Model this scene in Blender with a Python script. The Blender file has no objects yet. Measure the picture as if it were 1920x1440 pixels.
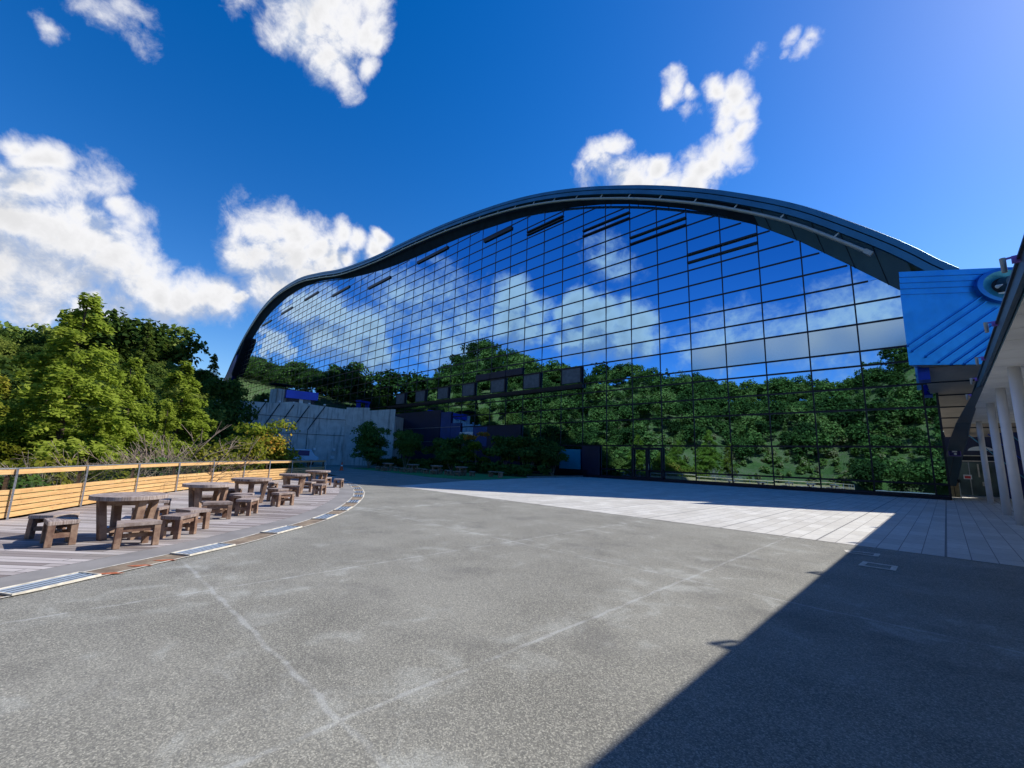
import bpy, math, random
import numpy as np
from mathutils import Vector, Matrix
SC = bpy.context.scene
COL = SC.collection
R = math.radians
rng = np.random.default_rng(7)
random.seed(7)

# ------------------------------------------------------------------ helpers
def link(o, parent=None):
    COL.objects.link(o)
    if parent: o.parent = parent
    return o

def tag(o, label=None, cat=None, group=None, kind=None):
    if label: o['label'] = label
    if cat: o['category'] = cat
    if group: o['group'] = group
    if kind: o['kind'] = kind
    return o

def empty(name, loc=(0, 0, 0), rz=0.0):
    o = bpy.data.objects.new(name, None)
    o.empty_display_size = 0.2
    o.location = loc
    o.rotation_euler = (0, 0, rz)
    return link(o)

class MB:
    """collects faces; build() links them as one mesh object"""
    def __init__(s): s.v = []; s.f = []
    def poly(s, pts):
        b = len(s.v); s.v += [tuple(p) for p in pts]; s.f.append(tuple(range(b, b + len(pts)))); return s
    def box(s, c, d, rz=0.0, ax=None):
        """c centre, d full sizes, rz turn about z or ax = 3 axis vectors"""
        c = Vector(c); hx, hy, hz = d[0] / 2, d[1] / 2, d[2] / 2
        if ax is None:
            ca, sa = math.cos(rz), math.sin(rz)
            ax = (Vector((ca, sa, 0)), Vector((-sa, ca, 0)), Vector((0, 0, 1)))
        b = len(s.v)
        for z in (-hz, hz):
            for x, y in ((-hx, -hy), (hx, -hy), (hx, hy), (-hx, hy)):
                s.v.append(tuple(c + ax[0] * x + ax[1] * y + ax[2] * z))
        for q in ((3, 2, 1, 0), (4, 5, 6, 7), (0, 1, 5, 4), (1, 2, 6, 5), (2, 3, 7, 6), (3, 0, 4, 7)):
            s.f.append(tuple(b + i for i in q))
        return s
    def bar(s, p, q, w, h, up=(0, 0, 1), w2=None, h2=None):
        """square bar from p to q"""
        p, q = Vector(p), Vector(q); d = (q - p).normalized(); up = Vector(up)
        if abs(d.dot(up)) > .98: up = Vector((1, 0, 0))
        a = d.cross(up).normalized(); c = a.cross(d).normalized()
        w2 = w if w2 is None else w2; h2 = h if h2 is None else h2
        b = len(s.v)
        for P, ww, hh in ((p, w, h), (q, w2, h2)):
            for x, y in ((-1, -1), (1, -1), (1, 1), (-1, 1)):
                s.v.append(tuple(P + a * (x * ww / 2) + c * (y * hh / 2)))
        for f in ((0, 1, 2, 3), (7, 6, 5, 4), (0, 4, 5, 1), (1, 5, 6, 2), (2, 6, 7, 3), (3, 7, 4, 0)):
            s.f.append(tuple(b + i for i in f))
        return s
    def tube(s, p, q, r0, r1=None, n=12, caps=True):
        p, q = Vector(p), Vector(q); r1 = r0 if r1 is None else r1
        d = (q - p).normalized(); up = Vector((0, 0, 1)) if abs(d.z) < .95 else Vector((1, 0, 0))
        a = d.cross(up).normalized(); c = a.cross(d)
        b = len(s.v)
        for P, r in ((p, r0), (q, r1)):
            for i in range(n):
                t = 2 * math.pi * i / n
                s.v.append(tuple(P + a * (math.cos(t) * r) + c * (math.sin(t) * r)))
        for i in range(n):
            j = (i + 1) % n
            s.f.append((b + j, b + i, b + n + i, b + n + j))
        if caps:
            s.f.append(tuple(b + i for i in range(n))); s.f.append(tuple(b + n + i for i in reversed(range(n))))
        return s
    def prism(s, pts, z0, z1):
        """upright prism over a plan polygon"""
        n = len(pts); b = len(s.v)
        for z in (z0, z1):
            for p in pts: s.v.append((p[0], p[1], z))
        s.f.append(tuple(b + i for i in reversed(range(n)))); s.f.append(tuple(b + n + i for i in range(n)))
        for i in range(n):
            j = (i + 1) % n; s.f.append((b + i, b + j, b + n + j, b + n + i))
        return s
    def strip(s, A, B):
        """ruled strip between two point rows"""
        b = len(s.v); n = len(A)
        s.v += [tuple(p) for p in A] + [tuple(p) for p in B]
        for i in range(n - 1): s.f.append((b + i, b + i + 1, b + n + i + 1, b + n + i))
        return s
    def build(s, name, mat, parent=None, smooth=False, bevel=0.0, loc=None):
        me = bpy.data.meshes.new(name)
        me.from_pydata(s.v, [], s.f); me.update()
        if mat: me.materials.append(mat)
        if smooth:
            me.polygons.foreach_set('use_smooth', [True] * len(me.polygons))
        o = bpy.data.objects.new(name, me)
        if loc: o.location = loc
        link(o, parent)
        if bevel:
            m = o.modifiers.new('edge', 'BEVEL'); m.width = bevel; m.segments = 2; m.limit_method = 'ANGLE'
        return o

def quad_mesh(name, V, mat, tint=None):
    """V (n,4,3) loose quads -> mesh data"""
    n = len(V); me = bpy.data.meshes.new(name)
    me.vertices.add(n * 4); me.vertices.foreach_set('co', np.ascontiguousarray(V, dtype=np.float32).ravel())
    me.loops.add(n * 4); me.loops.foreach_set('vertex_index', np.arange(n * 4, dtype=np.int32))
    me.polygons.add(n); me.polygons.foreach_set('loop_start', np.arange(0, n * 4, 4, dtype=np.int32))
    if tint is not None:
        a = me.attributes.new('tint', 'FLOAT', 'FACE'); a.data.foreach_set('value', np.asarray(tint, dtype=np.float32))
    me.materials.append(mat); me.update(); me.validate()
    return me

def copy_tree(o, parent=None):
    c = o.copy(); COL.objects.link(c)
    if parent: c.parent = parent
    for ch in list(o.children): copy_tree(ch, c)
    return c

def catmull(P, n):
    P = [np.array(p, float) for p in P]
    P = [2 * P[0] - P[1]] + P + [2 * P[-1] - P[-2]]
    out = []
    for i in range(1, len(P) - 2):
        for k in range(n):
            t = k / n; a, b, c, d = P[i - 1:i + 3]
            out.append(.5 * ((2 * b) + (c - a) * t + (2 * a - 5 * b + 4 * c - d) * t * t + (3 * b - a - 3 * c + d) * t ** 3))
    out.append(P[-2]); return np.array(out)

# ------------------------------------------------------------------ materials
class NT:
    def __init__(s, name):
        s.m = bpy.data.materials.new(name); s.m.use_nodes = True
        s.t = s.m.node_tree; s.t.nodes.clear()
        s.out = s.t.nodes.new('ShaderNodeOutputMaterial')
        s.co = s.t.nodes.new('ShaderNodeTexCoord')
    def n(s, typ, **kw):
        nd = s.t.nodes.new('ShaderNode' + typ)
        for k, v in kw.items():
            if k in nd.inputs.keys(): s.put(nd.inputs[k], v)
            else: setattr(nd, k, v)
        return nd
    def put(s, sock, v):
        if hasattr(v, 'is_output'): s.t.links.new(v, sock)
        else:
            if isinstance(v, tuple) and len(v) == 3 and sock.type == 'RGBA': v = v + (1,)
            sock.default_value = v
    def math(s, op, a, b=0.0, c=0.0, clamp=False):
        nd = s.t.nodes.new('ShaderNodeMath'); nd.operation = op; nd.use_clamp = clamp
        for i, v in enumerate((a, b, c)): s.put(nd.inputs[i], v)
        return nd.outputs[0]
    def mix(s, f, a, b, bt='MIX'):
        nd = s.t.nodes.new('ShaderNodeMix'); nd.data_type = 'RGBA'; nd.blend_type = bt
        s.put(nd.inputs[0], f); s.put(nd.inputs[6], a); s.put(nd.inputs[7], b); return nd.outputs[2]
    def rng(s, v, a, b, c=0.0, d=1.0, smooth=True):
        nd = s.t.nodes.new('ShaderNodeMapRange'); nd.interpolation_type = 'SMOOTHSTEP' if smooth else 'LINEAR'
        for i, x in enumerate((v, a, b, c, d)): s.put(nd.inputs[i], x)
        return nd.outputs[0]
    def noise(s, scale, detail=4, rough=.55, vec=None, dist=0.0, dim='3D'):
        nd = s.t.nodes.new('ShaderNodeTexNoise'); nd.noise_dimensions = dim
        s.put(nd.inputs['Vector'], vec if vec is not None else s.co.outputs['Object'])
        for k, v in (('Scale', scale), ('Detail', detail), ('Roughness', rough), ('Distortion', dist)): nd.inputs[k].default_value = v
        return nd.outputs['Fac']
    def mapping(s, scale=(1, 1, 1), rot=(0, 0, 0), loc=(0, 0, 0), vec=None):
        nd = s.t.nodes.new('ShaderNodeMapping')
        s.put(nd.inputs['Vector'], vec if vec is not None else s.co.outputs['Object'])
        nd.inputs['Scale'].default_value = scale; nd.inputs['Rotation'].default_value = rot; nd.inputs['Location'].default_value = loc
        return nd.outputs[0]
    def bsdf(s, color, rough=.6, metal=0.0, normal=None, spec=None):
        b = s.t.nodes.new('ShaderNodeBsdfPrincipled')
        s.put(b.inputs['Base Color'], color); s.put(b.inputs['Roughness'], rough); s.put(b.inputs['Metallic'], metal)
        if normal is not None: s.put(b.inputs['Normal'], normal)
        if spec is not None: b.inputs['Specular IOR Level'].default_value = spec
        s.t.links.new(b.outputs[0], s.out.inputs[0]); return b
    def bump(s, h, strength=.3, dist=.01):
        nd = s.t.nodes.new('ShaderNodeBump'); s.put(nd.inputs['Height'], h)
        nd.inputs['Strength'].default_value = strength; nd.inputs['Distance'].default_value = dist; return nd.outputs[0]

def simple(name, c, rough=.6, metal=0.0, var=.15, scale=6.0, bump=0.0):
    m = NT(name); f = m.noise(scale, 5)
    lo = tuple(x * (1 - var) for x in c); hi = tuple(min(1, x * (1 + var)) for x in c)
    m.bsdf(m.mix(m.rng(f, .3, .7), lo, hi), rough, metal, m.bump(f, bump) if bump else None)
    return m.m

M = {}
def mat_asphalt():
    m = NT('asphalt'); ob = m.co.outputs['Object']
    sx = m.n('SeparateXYZ', Vector=ob); x, y = sx.outputs[0], sx.outputs[1]
    wob = m.math('MULTIPLY', m.math('SUBTRACT', m.noise(3, 4), .5), .10)
    line = 0.0; halo = 0.0
    for ax, c in ((y, 1.4), (y, 6.35), (x, -2.75), (x, -6.15), (x, -12.2), (y, -3.6)):
        d = m.math('ABSOLUTE', m.math('ADD', m.math('SUBTRACT', ax, c), wob))
        line = m.math('MAXIMUM', line, m.rng(d, .008, .034, 1, 0)); halo = m.math('MAXIMUM', halo, m.rng(d, .05, .95, 1, 0))
    big = m.noise(.55, 6, .6); mid = m.noise(2.2, 6, .62, dist=.6); sp = m.noise(75, 3, .7); sp2 = m.noise(38, 2, .6)
    vor = m.n('TexVoronoi', Vector=ob, Scale=112.0); grain = m.math('POWER', m.n('SeparateColor', Color=vor.outputs['Color']).outputs[0], 2.2)
    pale = m.math('MULTIPLY', m.rng(m.math('ADD', mid, m.math('MULTIPLY', halo, .10)), .56, .78), m.rng(big, .32, .62, .25, 1))
    lm = m.math('MULTIPLY', line, m.rng(mid, .36, .58, .15, 1))
    base = m.mix(m.rng(big, .35, .68), (.160, .155, .133), (.235, .229, .198))
    base = m.mix(m.rng(sp2, .42, .62, 0, .35), base, (.06, .06, .06))
    base = m.mix(m.math('MULTIPLY', grain, m.rng(sp, .3, .7, .3, .85)), base, (.55, .53, .44))
    stain = m.rng(m.noise(.9, 5, .6, m.mapping((1, 1, 1), (0, 0, 0), (31, 7, 0))), .5, .72, 0, .32)
    base = m.mix(stain, base, (.075, .072, .07))
    base = m.mix(m.math('MULTIPLY', pale, m.rng(sp, .35, .62, .12, .62)), base, (.46, .47, .43))
    base = m.mix(m.math('MULTIPLY', lm, .36), base, (.50, .51, .49))
    m.bsdf(base, .82, 0, m.bump(m.math('ADD', grain, sp), .55, .006), .25); return m.m

def mat_paving():
    m = NT('paving'); ob = m.co.outputs['Object']
    sx = m.n('SeparateXYZ', Vector=ob)
    v = m.n('CombineXYZ', X=sx.outputs[1], Y=sx.outputs[0]).outputs[0]
    v = m.mapping((1, 1, 1), (0, 0, 0), (.2, .16, 0), v)
    br = m.n('TexBrick', Vector=v); br.offset = .37; br.squash = 1
    for k, val in (('Scale', 1.0), ('Mortar Size', .009), ('Mortar Smooth', .3), ('Bias', -.1), ('Brick Width', .88), ('Row Height', .3425)): br.inputs[k].default_value = val
    br.inputs['Color1'].default_value = (.54, .515, .455, 1); br.inputs['Color2'].default_value = (.67, .65, .59, 1); br.inputs['Mortar'].default_value = (.17, .16, .15, 1)
    f = m.noise(7, 6, .65); g = m.noise(.5, 4)
    c = m.mix(m.rng(f, .35, .75, 0, .35), br.outputs['Color'], (.30, .285, .26))
    c = m.mix(m.rng(g, .4, .7, 0, .25), c, (.33, .31, .28))
    # darker band joints every three rows
    w = m.math('ABSOLUTE', m.math('SUBTRACT', m.math('FRACT', m.math('DIVIDE', m.math('ADD', sx.outputs[0], .16 + 20.55), 2.055)), .5))
    c = m.mix(m.rng(w, .487, .494, 0, .75), c, (.09, .09, .09))
    m.bsdf(c, .7, 0, m.bump(f, .2, .004)); return m.m

def mat_deck():
    m = NT('deck_boards'); v = m.mapping((1, 1, 1), (0, 0, R(-44)))
    br = m.n('TexBrick', Vector=v); br.offset = .43
    for k, val in (('Scale', 1.0), ('Mortar Size', .007), ('Mortar Smooth', .1), ('Bias', 0.0), ('Brick Width', 3.1), ('Row Height', .145)): br.inputs[k].default_value = val
    br.inputs['Color1'].default_value = (.20, .165, .15, 1); br.inputs['Color2'].default_value = (.54, .49, .465, 1); br.inputs['Mortar'].default_value = (.02, .018, .016, 1)
    vs = m.mapping((.7, 16, 1), (0, 0, 0), (0, 0, 0), v)
    st = m.noise(1.6, 6, .65, vs); g = m.noise(.7, 4)
    c = m.mix(m.rng(st, .4, .72, 0, .55), br.outputs['Color'], (.13, .10, .09))
    c = m.mix(m.rng(g, .45, .7, 0, .4), c, (.36, .335, .29))
    m.bsdf(c, .75, 0, m.bump(br.outputs['Fac'], -.5, .01)); return m.m

def mat_wood(name, a, b, streak=(1.2, 1.2, 14), rough=.65):
    """a, b dark and light tone; grain along the longest local direction is close enough for bars"""
    m = NT(name); v = m.mapping(streak)
    st = m.noise(3.0, 6, .65, v); f = m.noise(9, 4)
    oi = m.n('ObjectInfo')
    k = m.math('ADD', m.rng(st, .3, .72), m.math('MULTIPLY', m.math('SUBTRACT', oi.outputs['Random'], .5), .35), clamp=True)
    c = m.mix(k, a, b); c = m.mix(m.rng(f, .55, .75, 0, .35), c, tuple(x * .45 for x in a))
    m.bsdf(c, rough, 0, m.bump(st, .25, .004)); return m.m

def mat_concrete(name, c, streaks=True):
    m = NT(name); f = m.noise(1.1, 6, .6); s = m.noise(2.2, 5, .6, m.mapping((1.6, 1.6, .12))); g = m.noise(14, 4)
    col = m.mix(m.rng(f, .3, .7), tuple(x * .75 for x in c), c)
    if streaks: col = m.mix(m.rng(s, .5, .68, 0, .7), col, tuple(x * .28 for x in c))
    col = m.mix(m.rng(g, .5, .8, 0, .25), col, tuple(x * .6 for x in c))
    m.bsdf(col, .8, 0, m.bump(g, .2, .01)); return m.m

def mat_glass_mirror(name, tint, rough=.0, metal=1.0):
    m = NT(name)
    h = m.noise(.42, 2, .5); h2 = m.noise(1.6, 2, .5)
    b = m.bsdf(tint, rough, metal, m.bump(m.math('ADD', h, m.math('MULTIPLY', h2, .25)), .09, .010))
    return m.m

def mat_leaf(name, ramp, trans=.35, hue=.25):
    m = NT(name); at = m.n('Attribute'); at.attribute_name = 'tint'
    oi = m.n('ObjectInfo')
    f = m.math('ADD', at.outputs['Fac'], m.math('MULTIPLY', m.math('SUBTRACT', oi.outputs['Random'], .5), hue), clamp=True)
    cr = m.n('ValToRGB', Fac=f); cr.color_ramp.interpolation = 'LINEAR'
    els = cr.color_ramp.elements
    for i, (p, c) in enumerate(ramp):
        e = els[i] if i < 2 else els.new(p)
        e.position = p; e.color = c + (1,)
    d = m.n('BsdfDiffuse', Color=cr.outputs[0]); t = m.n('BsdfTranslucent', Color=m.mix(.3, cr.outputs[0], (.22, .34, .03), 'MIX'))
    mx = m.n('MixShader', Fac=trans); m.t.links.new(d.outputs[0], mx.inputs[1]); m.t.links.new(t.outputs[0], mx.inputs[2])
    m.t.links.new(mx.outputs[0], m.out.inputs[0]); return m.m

def mat_blue_metal():
    m = NT('blue_metal'); f = m.noise(.8, 5, .6); g = m.noise(4, 4)
    c = m.mix(m.rng(f, .3, .7), (.022, .24, .60), (.03, .29, .70))
    m.bsdf(c, m.rng(g, .3, .7, .28, .45), .75, m.bump(f, .25, .05)); return m.m

def mat_see(name, tint, keep):
    """thin clear sheet: mostly see-through, a little reflection"""
    m = NT(name); t = m.n('BsdfTransparent', Color=tint); g = m.n('BsdfGlossy', Color=(1, 1, 1), Roughness=.03)
    mx = m.n('MixShader', Fac=keep); m.t.links.new(t.outputs[0], mx.inputs[1]); m.t.links.new(g.outputs[0], mx.inputs[2])
    m.t.links.new(mx.outputs[0], m.out.inputs[0]); return m.m

def mat_terrain():
    m = NT('hill_ground'); f = m.noise(.22, 6, .65); g = m.noise(1.5, 6, .7); h = m.noise(6, 4, .7)
    c = m.mix(m.rng(f, .40, .60), (.10, .15, .035), (.26, .225, .10))
    c = m.mix(m.rng(g, .42, .62), c, (.15, .21, .045)); c = m.mix(m.rng(h, .4, .65, 0, .45), c, (.06, .085, .022))
    m.bsdf(c, .95, 0, m.bump(m.math('ADD', g, h), .9, .35), .1); return m.m

def mat_tile_strip():
    m = NT('brown_tile'); v = m.noise(30, 4); f = m.noise(3, 5)
    c = m.mix(m.rng(f, .3, .7), (.17, .125, .085), (.32, .25, .17)); c = m.mix(m.rng(v, .5, .7, 0, .5), c, (.10, .065, .04))
    m.bsdf(c, .8); return m.m

M['asphalt'] = mat_asphalt(); M['paving'] = mat_paving(); M['deck'] = mat_deck()
M['wood'] = mat_wood('weathered_wood', (.13, .066, .042), (.41, .275, .185), (1.5, 1.5, 1.5))
M['wood_top'] = mat_wood('weathered_table_top', (.16, .11, .09), (.46, .385, .34), (1.2, 14, 1))
M['board'] = mat_wood('orange_board', (.50, .28, .105), (.68, .44, .185), (.8, .8, 16))
M['darkwood'] = mat_wood('dark_post_wood', (.12, .05, .035), (.26, .13, .09))
M['steel'] = simple('galvanised_steel', (.42, .43, .44), .4, .7, .2, 20)
M['conc'] = mat_concrete('grey_concrete', (.60, .595, .575))
M['kerb'] = mat_concrete('kerb_concrete', (.27, .255, .24), False)
M['white_edge'] = simple('pale_edge', (.58, .54, .45), .7, 0, .25, 9)
M['tile'] = mat_tile_strip()
M['grate'] = simple('grate_steel', (.40, .48, .58), .35, .3, .1, 20)
M['slot'] = simple('drain_slot', (.012, .018, .030), .9)
M['rust'] = simple('rust_inlay', (.42, .12, .045), .7, 0, .3, 25)
M['turf'] = simple('green_turf', (.012, .22, .05), .9, 0, .25, 40, .3)
M['terrain'] = mat_terrain()
M['glass'] = mat_glass_mirror('mirror_glass', (.27, .50, .76))
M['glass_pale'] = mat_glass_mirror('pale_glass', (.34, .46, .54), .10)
M['blind'] = simple('blind_grey', (.10, .13, .17), .45, .3, .2, 3)
M['frame'] = simple('frame_navy', (.008, .010, .022), .38, .3, .2, 2)
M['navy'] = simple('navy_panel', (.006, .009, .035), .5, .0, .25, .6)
M['stripe_navy'] = simple('stripe_navy', (.012, .022, .13), .5, .0, .25, .6)
M['stripe_teal'] = simple('stripe_teal', (.05, .27, .45), .4, 0, .1, .5)
M['navy_pale'] = simple('navy_pale_reflection', (.02, .055, .20), .5, .2, .2, .6)  # blue of the reflections painted on the glass wall
M['teal'] = simple('teal_window', (.012, .22, .34), .35, 0, .1, .5)
M['roof'] = simple('roof_metal', (.06, .18, .25), .38, .75, .15, .5)
M['fascia'] = simple('fascia_metal', (.045, .155, .25), .35, .7, .12, .6)
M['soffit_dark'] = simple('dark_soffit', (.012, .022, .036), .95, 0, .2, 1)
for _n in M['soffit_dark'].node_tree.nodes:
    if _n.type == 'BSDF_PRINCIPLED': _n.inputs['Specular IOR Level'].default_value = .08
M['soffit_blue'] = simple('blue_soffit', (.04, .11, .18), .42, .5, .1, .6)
M['pipe'] = simple('pipe_grey', (.34, .36, .36), .4, .2, .1, 3)
M['blue'] = mat_blue_metal()
M['blue_dark'] = simple('deep_blue_metal', (.008, .045, .42), .35, .5, .1, .8)
M['blue_edge'] = simple('seam_blue', (.016, .17, .52), .35, .6, .1, .8)
M['grey_panel'] = simple('grey_ceiling_panel', (.80, .79, .72), .6, 0, .12, .7)
M['taupe'] = simple('taupe_ceiling', (.46, .39, .32), .6, 0, .2, .6)
M['strut'] = simple('slate_paint', (.035, .075, .115), .45, .2, .1, 1)
M['white_col'] = simple('white_paint', (.74, .74, .76), .35, 0, .04, 2)
M['white'] = simple('plain_white', (.75, .76, .78), .5, 0, .05, 4)
M['sign_navy'] = simple('sign_navy', (.01, .008, .13), .4)
M['sign_violet'] = simple('sign_violet', (.20, .12, .55), .4)
M['red'] = simple('sign_red', (.55, .03, .03), .5)
M['orange'] = simple('cone_orange', (.75, .10, .025), .5)
M['tan'] = simple('tan_board', (.40, .27, .13), .6, 0, .2, 5)
M['black'] = simple('black_rubber', (.012, .012, .014), .7)
M['van'] = simple('pale_blue_paint', (.30, .52, .72), .25, .1, .05, 2)
M['bark'] = simple('bark', (.09, .06, .042), .9, 0, .4, 12, .5)
M['twig'] = simple('pale_twig', (.31, .235, .175), .9, 0, .3, 8)
M['see'] = mat_see('fence_glass', (.84, .88, .83), .06)
M['hall'] = simple('hall_glass', (.15, .19, .17), .12, .2, .4, .8)
M['cream'] = simple('cream_trim', (.62, .58, .47), .5)
CLOUDS=[(-0.712,0.089,0.697,0.024,1),(-0.707,0.126,0.696,0.025,1),(-0.694,0.157,0.702,0.037,1),(-0.68,0.19,0.708,0.045,1),(-0.662,0.226,0.715,0.047,1),(-0.642,0.264,0.72,0.036,1),(-0.642,0.291,0.709,0.023,1),(-0.694,0.225,0.684,0.04,1),(-0.693,0.255,0.674,0.033,1),(-0.7,0.274,0.659,0.024,1),(-0.67,0.298,0.68,0.019,1),(-0.649,0.183,0.739,0.051,1),(-0.624,0.244,0.742,0.038,1),(-0.64,0.145,0.755,0.061,1),(-0.896,-0.113,0.429,0.017,1),(-0.903,-0.094,0.418,0.025,1),(-0.919,-0.112,0.378,0.036,1),(-0.92,-0.086,0.382,0.032,1),(-0.938,-0.096,0.334,0.05,1),(-0.943,-0.056,0.327,0.054,1),(-0.957,-0.108,0.268,0.062,1),(-0.961,-0.06,0.27,0.061,1),(-0.953,-0.01,0.303,0.058,1),(-0.923,-0.004,0.384,0.025,1),(-0.958,0.039,0.284,0.055,1),(-0.958,0.076,0.276,0.045,1),(-0.954,0.113,0.277,0.043,1),(-0.947,0.153,0.282,0.038,1),(-0.939,0.18,0.293,0.017,1),(-0.946,0.062,0.318,0.028,1),(-0.972,-0.019,0.232,0.036,1),(-0.973,0.02,0.23,0.031,1),(-0.974,-0.069,0.218,0.04,1),(-0.944,-0.141,0.299,0.064,1),(-0.979,0.038,0.198,0.02,1),(-0.98,0.059,0.191,0.016,1),(-0.87,0.211,0.446,0.023,1),(-0.887,0.202,0.415,0.046,1),(-0.871,0.243,0.427,0.048,1),(-0.907,0.193,0.375,0.042,1),(-0.896,0.247,0.369,0.064,1),(-0.871,0.286,0.399,0.045,1),(-0.874,0.311,0.374,0.041,1),(-0.92,0.232,0.315,0.049,1),(-0.898,0.282,0.337,0.051,1),(-0.842,0.319,0.436,0.026,1),(-0.834,0.349,0.428,0.021,1),(-0.853,0.345,0.391,0.021,1),(-0.81,0.396,0.432,0.016,1),(-0.823,0.387,0.415,0.019,1),(-0.927,0.253,0.278,0.035,1),(-0.296,0.673,0.678,0.022,1),(-0.312,0.675,0.668,0.016,1),(-0.277,0.688,0.671,0.015,1),(-0.233,0.707,0.667,0.025,1),(-0.206,0.726,0.657,0.026,1),(-0.225,0.733,0.642,0.03,1),(-0.206,0.749,0.63,0.025,1),(-0.237,0.751,0.617,0.024,1),(-0.212,0.769,0.603,0.027,1),(-0.232,0.777,0.586,0.037,1),(-0.262,0.774,0.577,0.038,1),(-0.292,0.773,0.564,0.038,1),(-0.312,0.78,0.542,0.034,1),(-0.408,0.675,0.614,0.022,1),(-0.435,0.674,0.598,0.03,1),(-0.406,0.701,0.586,0.035,1),(-0.396,0.724,0.564,0.035,1),(-0.361,0.724,0.588,0.025,1),(-0.353,0.751,0.558,0.035,1),(-0.464,0.673,0.576,0.026,1),(-0.796,-0.047,0.603,0.018,0.34),(-0.806,-0.027,0.591,0.016,0.34),(-0.813,-0.018,0.582,0.009,0.34),(-0.794,-0.064,0.604,0.013,0.34),(-0.817,-0.098,0.569,0.009,0.34),(-0.774,-0.023,0.633,0.015,0.34),(-0.914,-0.038,0.404,0.031,0.5),(-0.928,0.018,0.372,0.026,0.5),(-0.922,-0.053,0.383,0.027,0.5),(-0.946,0.047,0.322,0.022,0.5),(-0.943,0.15,0.296,0.02,0.5),(-0.29,0.702,0.65,0.014,0.5),(-0.281,0.717,0.638,0.011,0.5),(-0.157,0.714,0.682,0.014,0.5),(-0.142,0.717,0.683,0.011,0.5),(-0.171,0.712,0.681,0.008,0.5),(-0.103,0.726,0.68,0.011,0.5),(-0.109,0.734,0.67,0.007,0.5),(-0.088,0.744,0.662,0.011,0.5),(-0.076,0.74,0.668,0.01,0.5),(-0.09,0.752,0.653,0.006,0.5),(-0.945,-0.238,0.223,0.017,1),(-0.942,-0.258,0.216,0.02,1),(-0.937,-0.284,0.201,0.016,1),(-0.952,-0.227,0.205,0.014,1),(-0.9,-0.321,0.294,0.04,1),(-0.914,-0.296,0.278,0.029,1),(-0.886,-0.361,0.291,0.052,1),(-0.87,-0.402,0.286,0.042,1),(-0.908,-0.342,0.243,0.037,1),(-0.893,-0.383,0.239,0.046,1),(-0.87,-0.433,0.236,0.046,1),(-0.673,-0.639,0.373,0.046,1),(-0.653,-0.652,0.385,0.033,1),(-0.636,-0.69,0.346,0.043,1),(-0.691,-0.643,0.331,0.046,1),(-0.661,-0.683,0.311,0.054,1),(-0.622,-0.723,0.302,0.036,1),(-0.55,-0.743,0.381,0.026,1),(-0.573,-0.742,0.348,0.031,1),(-0.53,-0.767,0.362,0.031,1),(-0.527,-0.785,0.326,0.045,1),(-0.486,-0.807,0.337,0.042,1),(-0.45,-0.836,0.313,0.048,1),(-0.503,-0.814,0.289,0.049,1),(-0.562,-0.775,0.288,0.046,1),(-0.432,-0.855,0.287,0.039,1),(-0.813,-0.449,0.37,0.045,0.42),(-0.793,-0.492,0.36,0.046,0.42),(-0.766,-0.529,0.366,0.045,0.42),(-0.759,-0.558,0.335,0.054,0.42),(-0.798,-0.515,0.312,0.053,0.42),(-0.777,-0.562,0.283,0.054,0.42),(-0.738,-0.597,0.315,0.041,0.42),(-0.759,-0.596,0.263,0.049,0.42),(-0.835,-0.456,0.309,0.039,0.42),(-0.48,-0.75,0.455,0.038,0.42),(-0.461,-0.775,0.432,0.031,0.42),(-0.476,-0.734,0.485,0.016,0.42),(-0.309,-0.909,0.28,0.05,0.42),(-0.257,-0.923,0.286,0.046,0.42),(-0.211,-0.932,0.294,0.044,0.42),(-0.168,-0.938,0.303,0.042,0.42),(-0.126,-0.942,0.31,0.044,0.42),(-0.088,-0.946,0.312,0.042,0.42),(-0.052,-0.949,0.31,0.04,0.42),(-0.03,-0.957,0.288,0.047,0.42),(-0.082,-0.961,0.265,0.046,0.42),(-0.144,-0.954,0.264,0.045,0.42)]
EXPO = 0.85; SAT = 1.44; HUE = .512; SKYS = 0.96; CLOUDS_LIGHT = 5.4

# ------------------------------------------------------------------ camera, sun, sky
cam = bpy.data.cameras.new('camera'); cam.lens = 812.69 / 1920 * 36; cam.sensor_width = 36; cam.clip_end = 4000
co = bpy.data.objects.new('camera', cam); link(co)
_p, _r, _a = R(9.6885), R(-1.8162), R(45.193)
rt = np.array([1, 0, 0.]); fw = np.array([0, math.cos(_p), math.sin(_p)]); up = np.array([0, -math.sin(_p), math.cos(_p)])
rt, up = math.cos(_r) * rt - math.sin(_r) * up, math.cos(_r) * up + math.sin(_r) * rt
TW = np.array([[math.sin(_a), -math.cos(_a), 0], [math.cos(_a), math.sin(_a), 0], [0, 0, 1]])
rt, fw, up = TW @ rt, TW @ fw, TW @ up
co.matrix_world = Matrix(((rt[0], up[0], -fw[0], 0), (rt[1], up[1], -fw[1], 0), (rt[2], up[2], -fw[2], 1.6), (0, 0, 0, 1)))
SC.camera = co
SUN = Vector((.54, 1.055, 1.0)).normalized()
sl = bpy.data.lights.new('sun', 'SUN'); sl.energy = 3.5; sl.angle = R(.53); sl.color = (1.0, .955, .88)
so = bpy.data.objects.new('sun', sl); link(so); so.location = (60, 110, 110); so.rotation_euler = SUN.to_track_quat('Z', 'Y').to_euler()
SC.view_settings.view_transform = 'Standard'; SC.view_settings.look = 'None'; SC.view_settings.gamma = 1; SC.view_settings.exposure = EXPO

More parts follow.
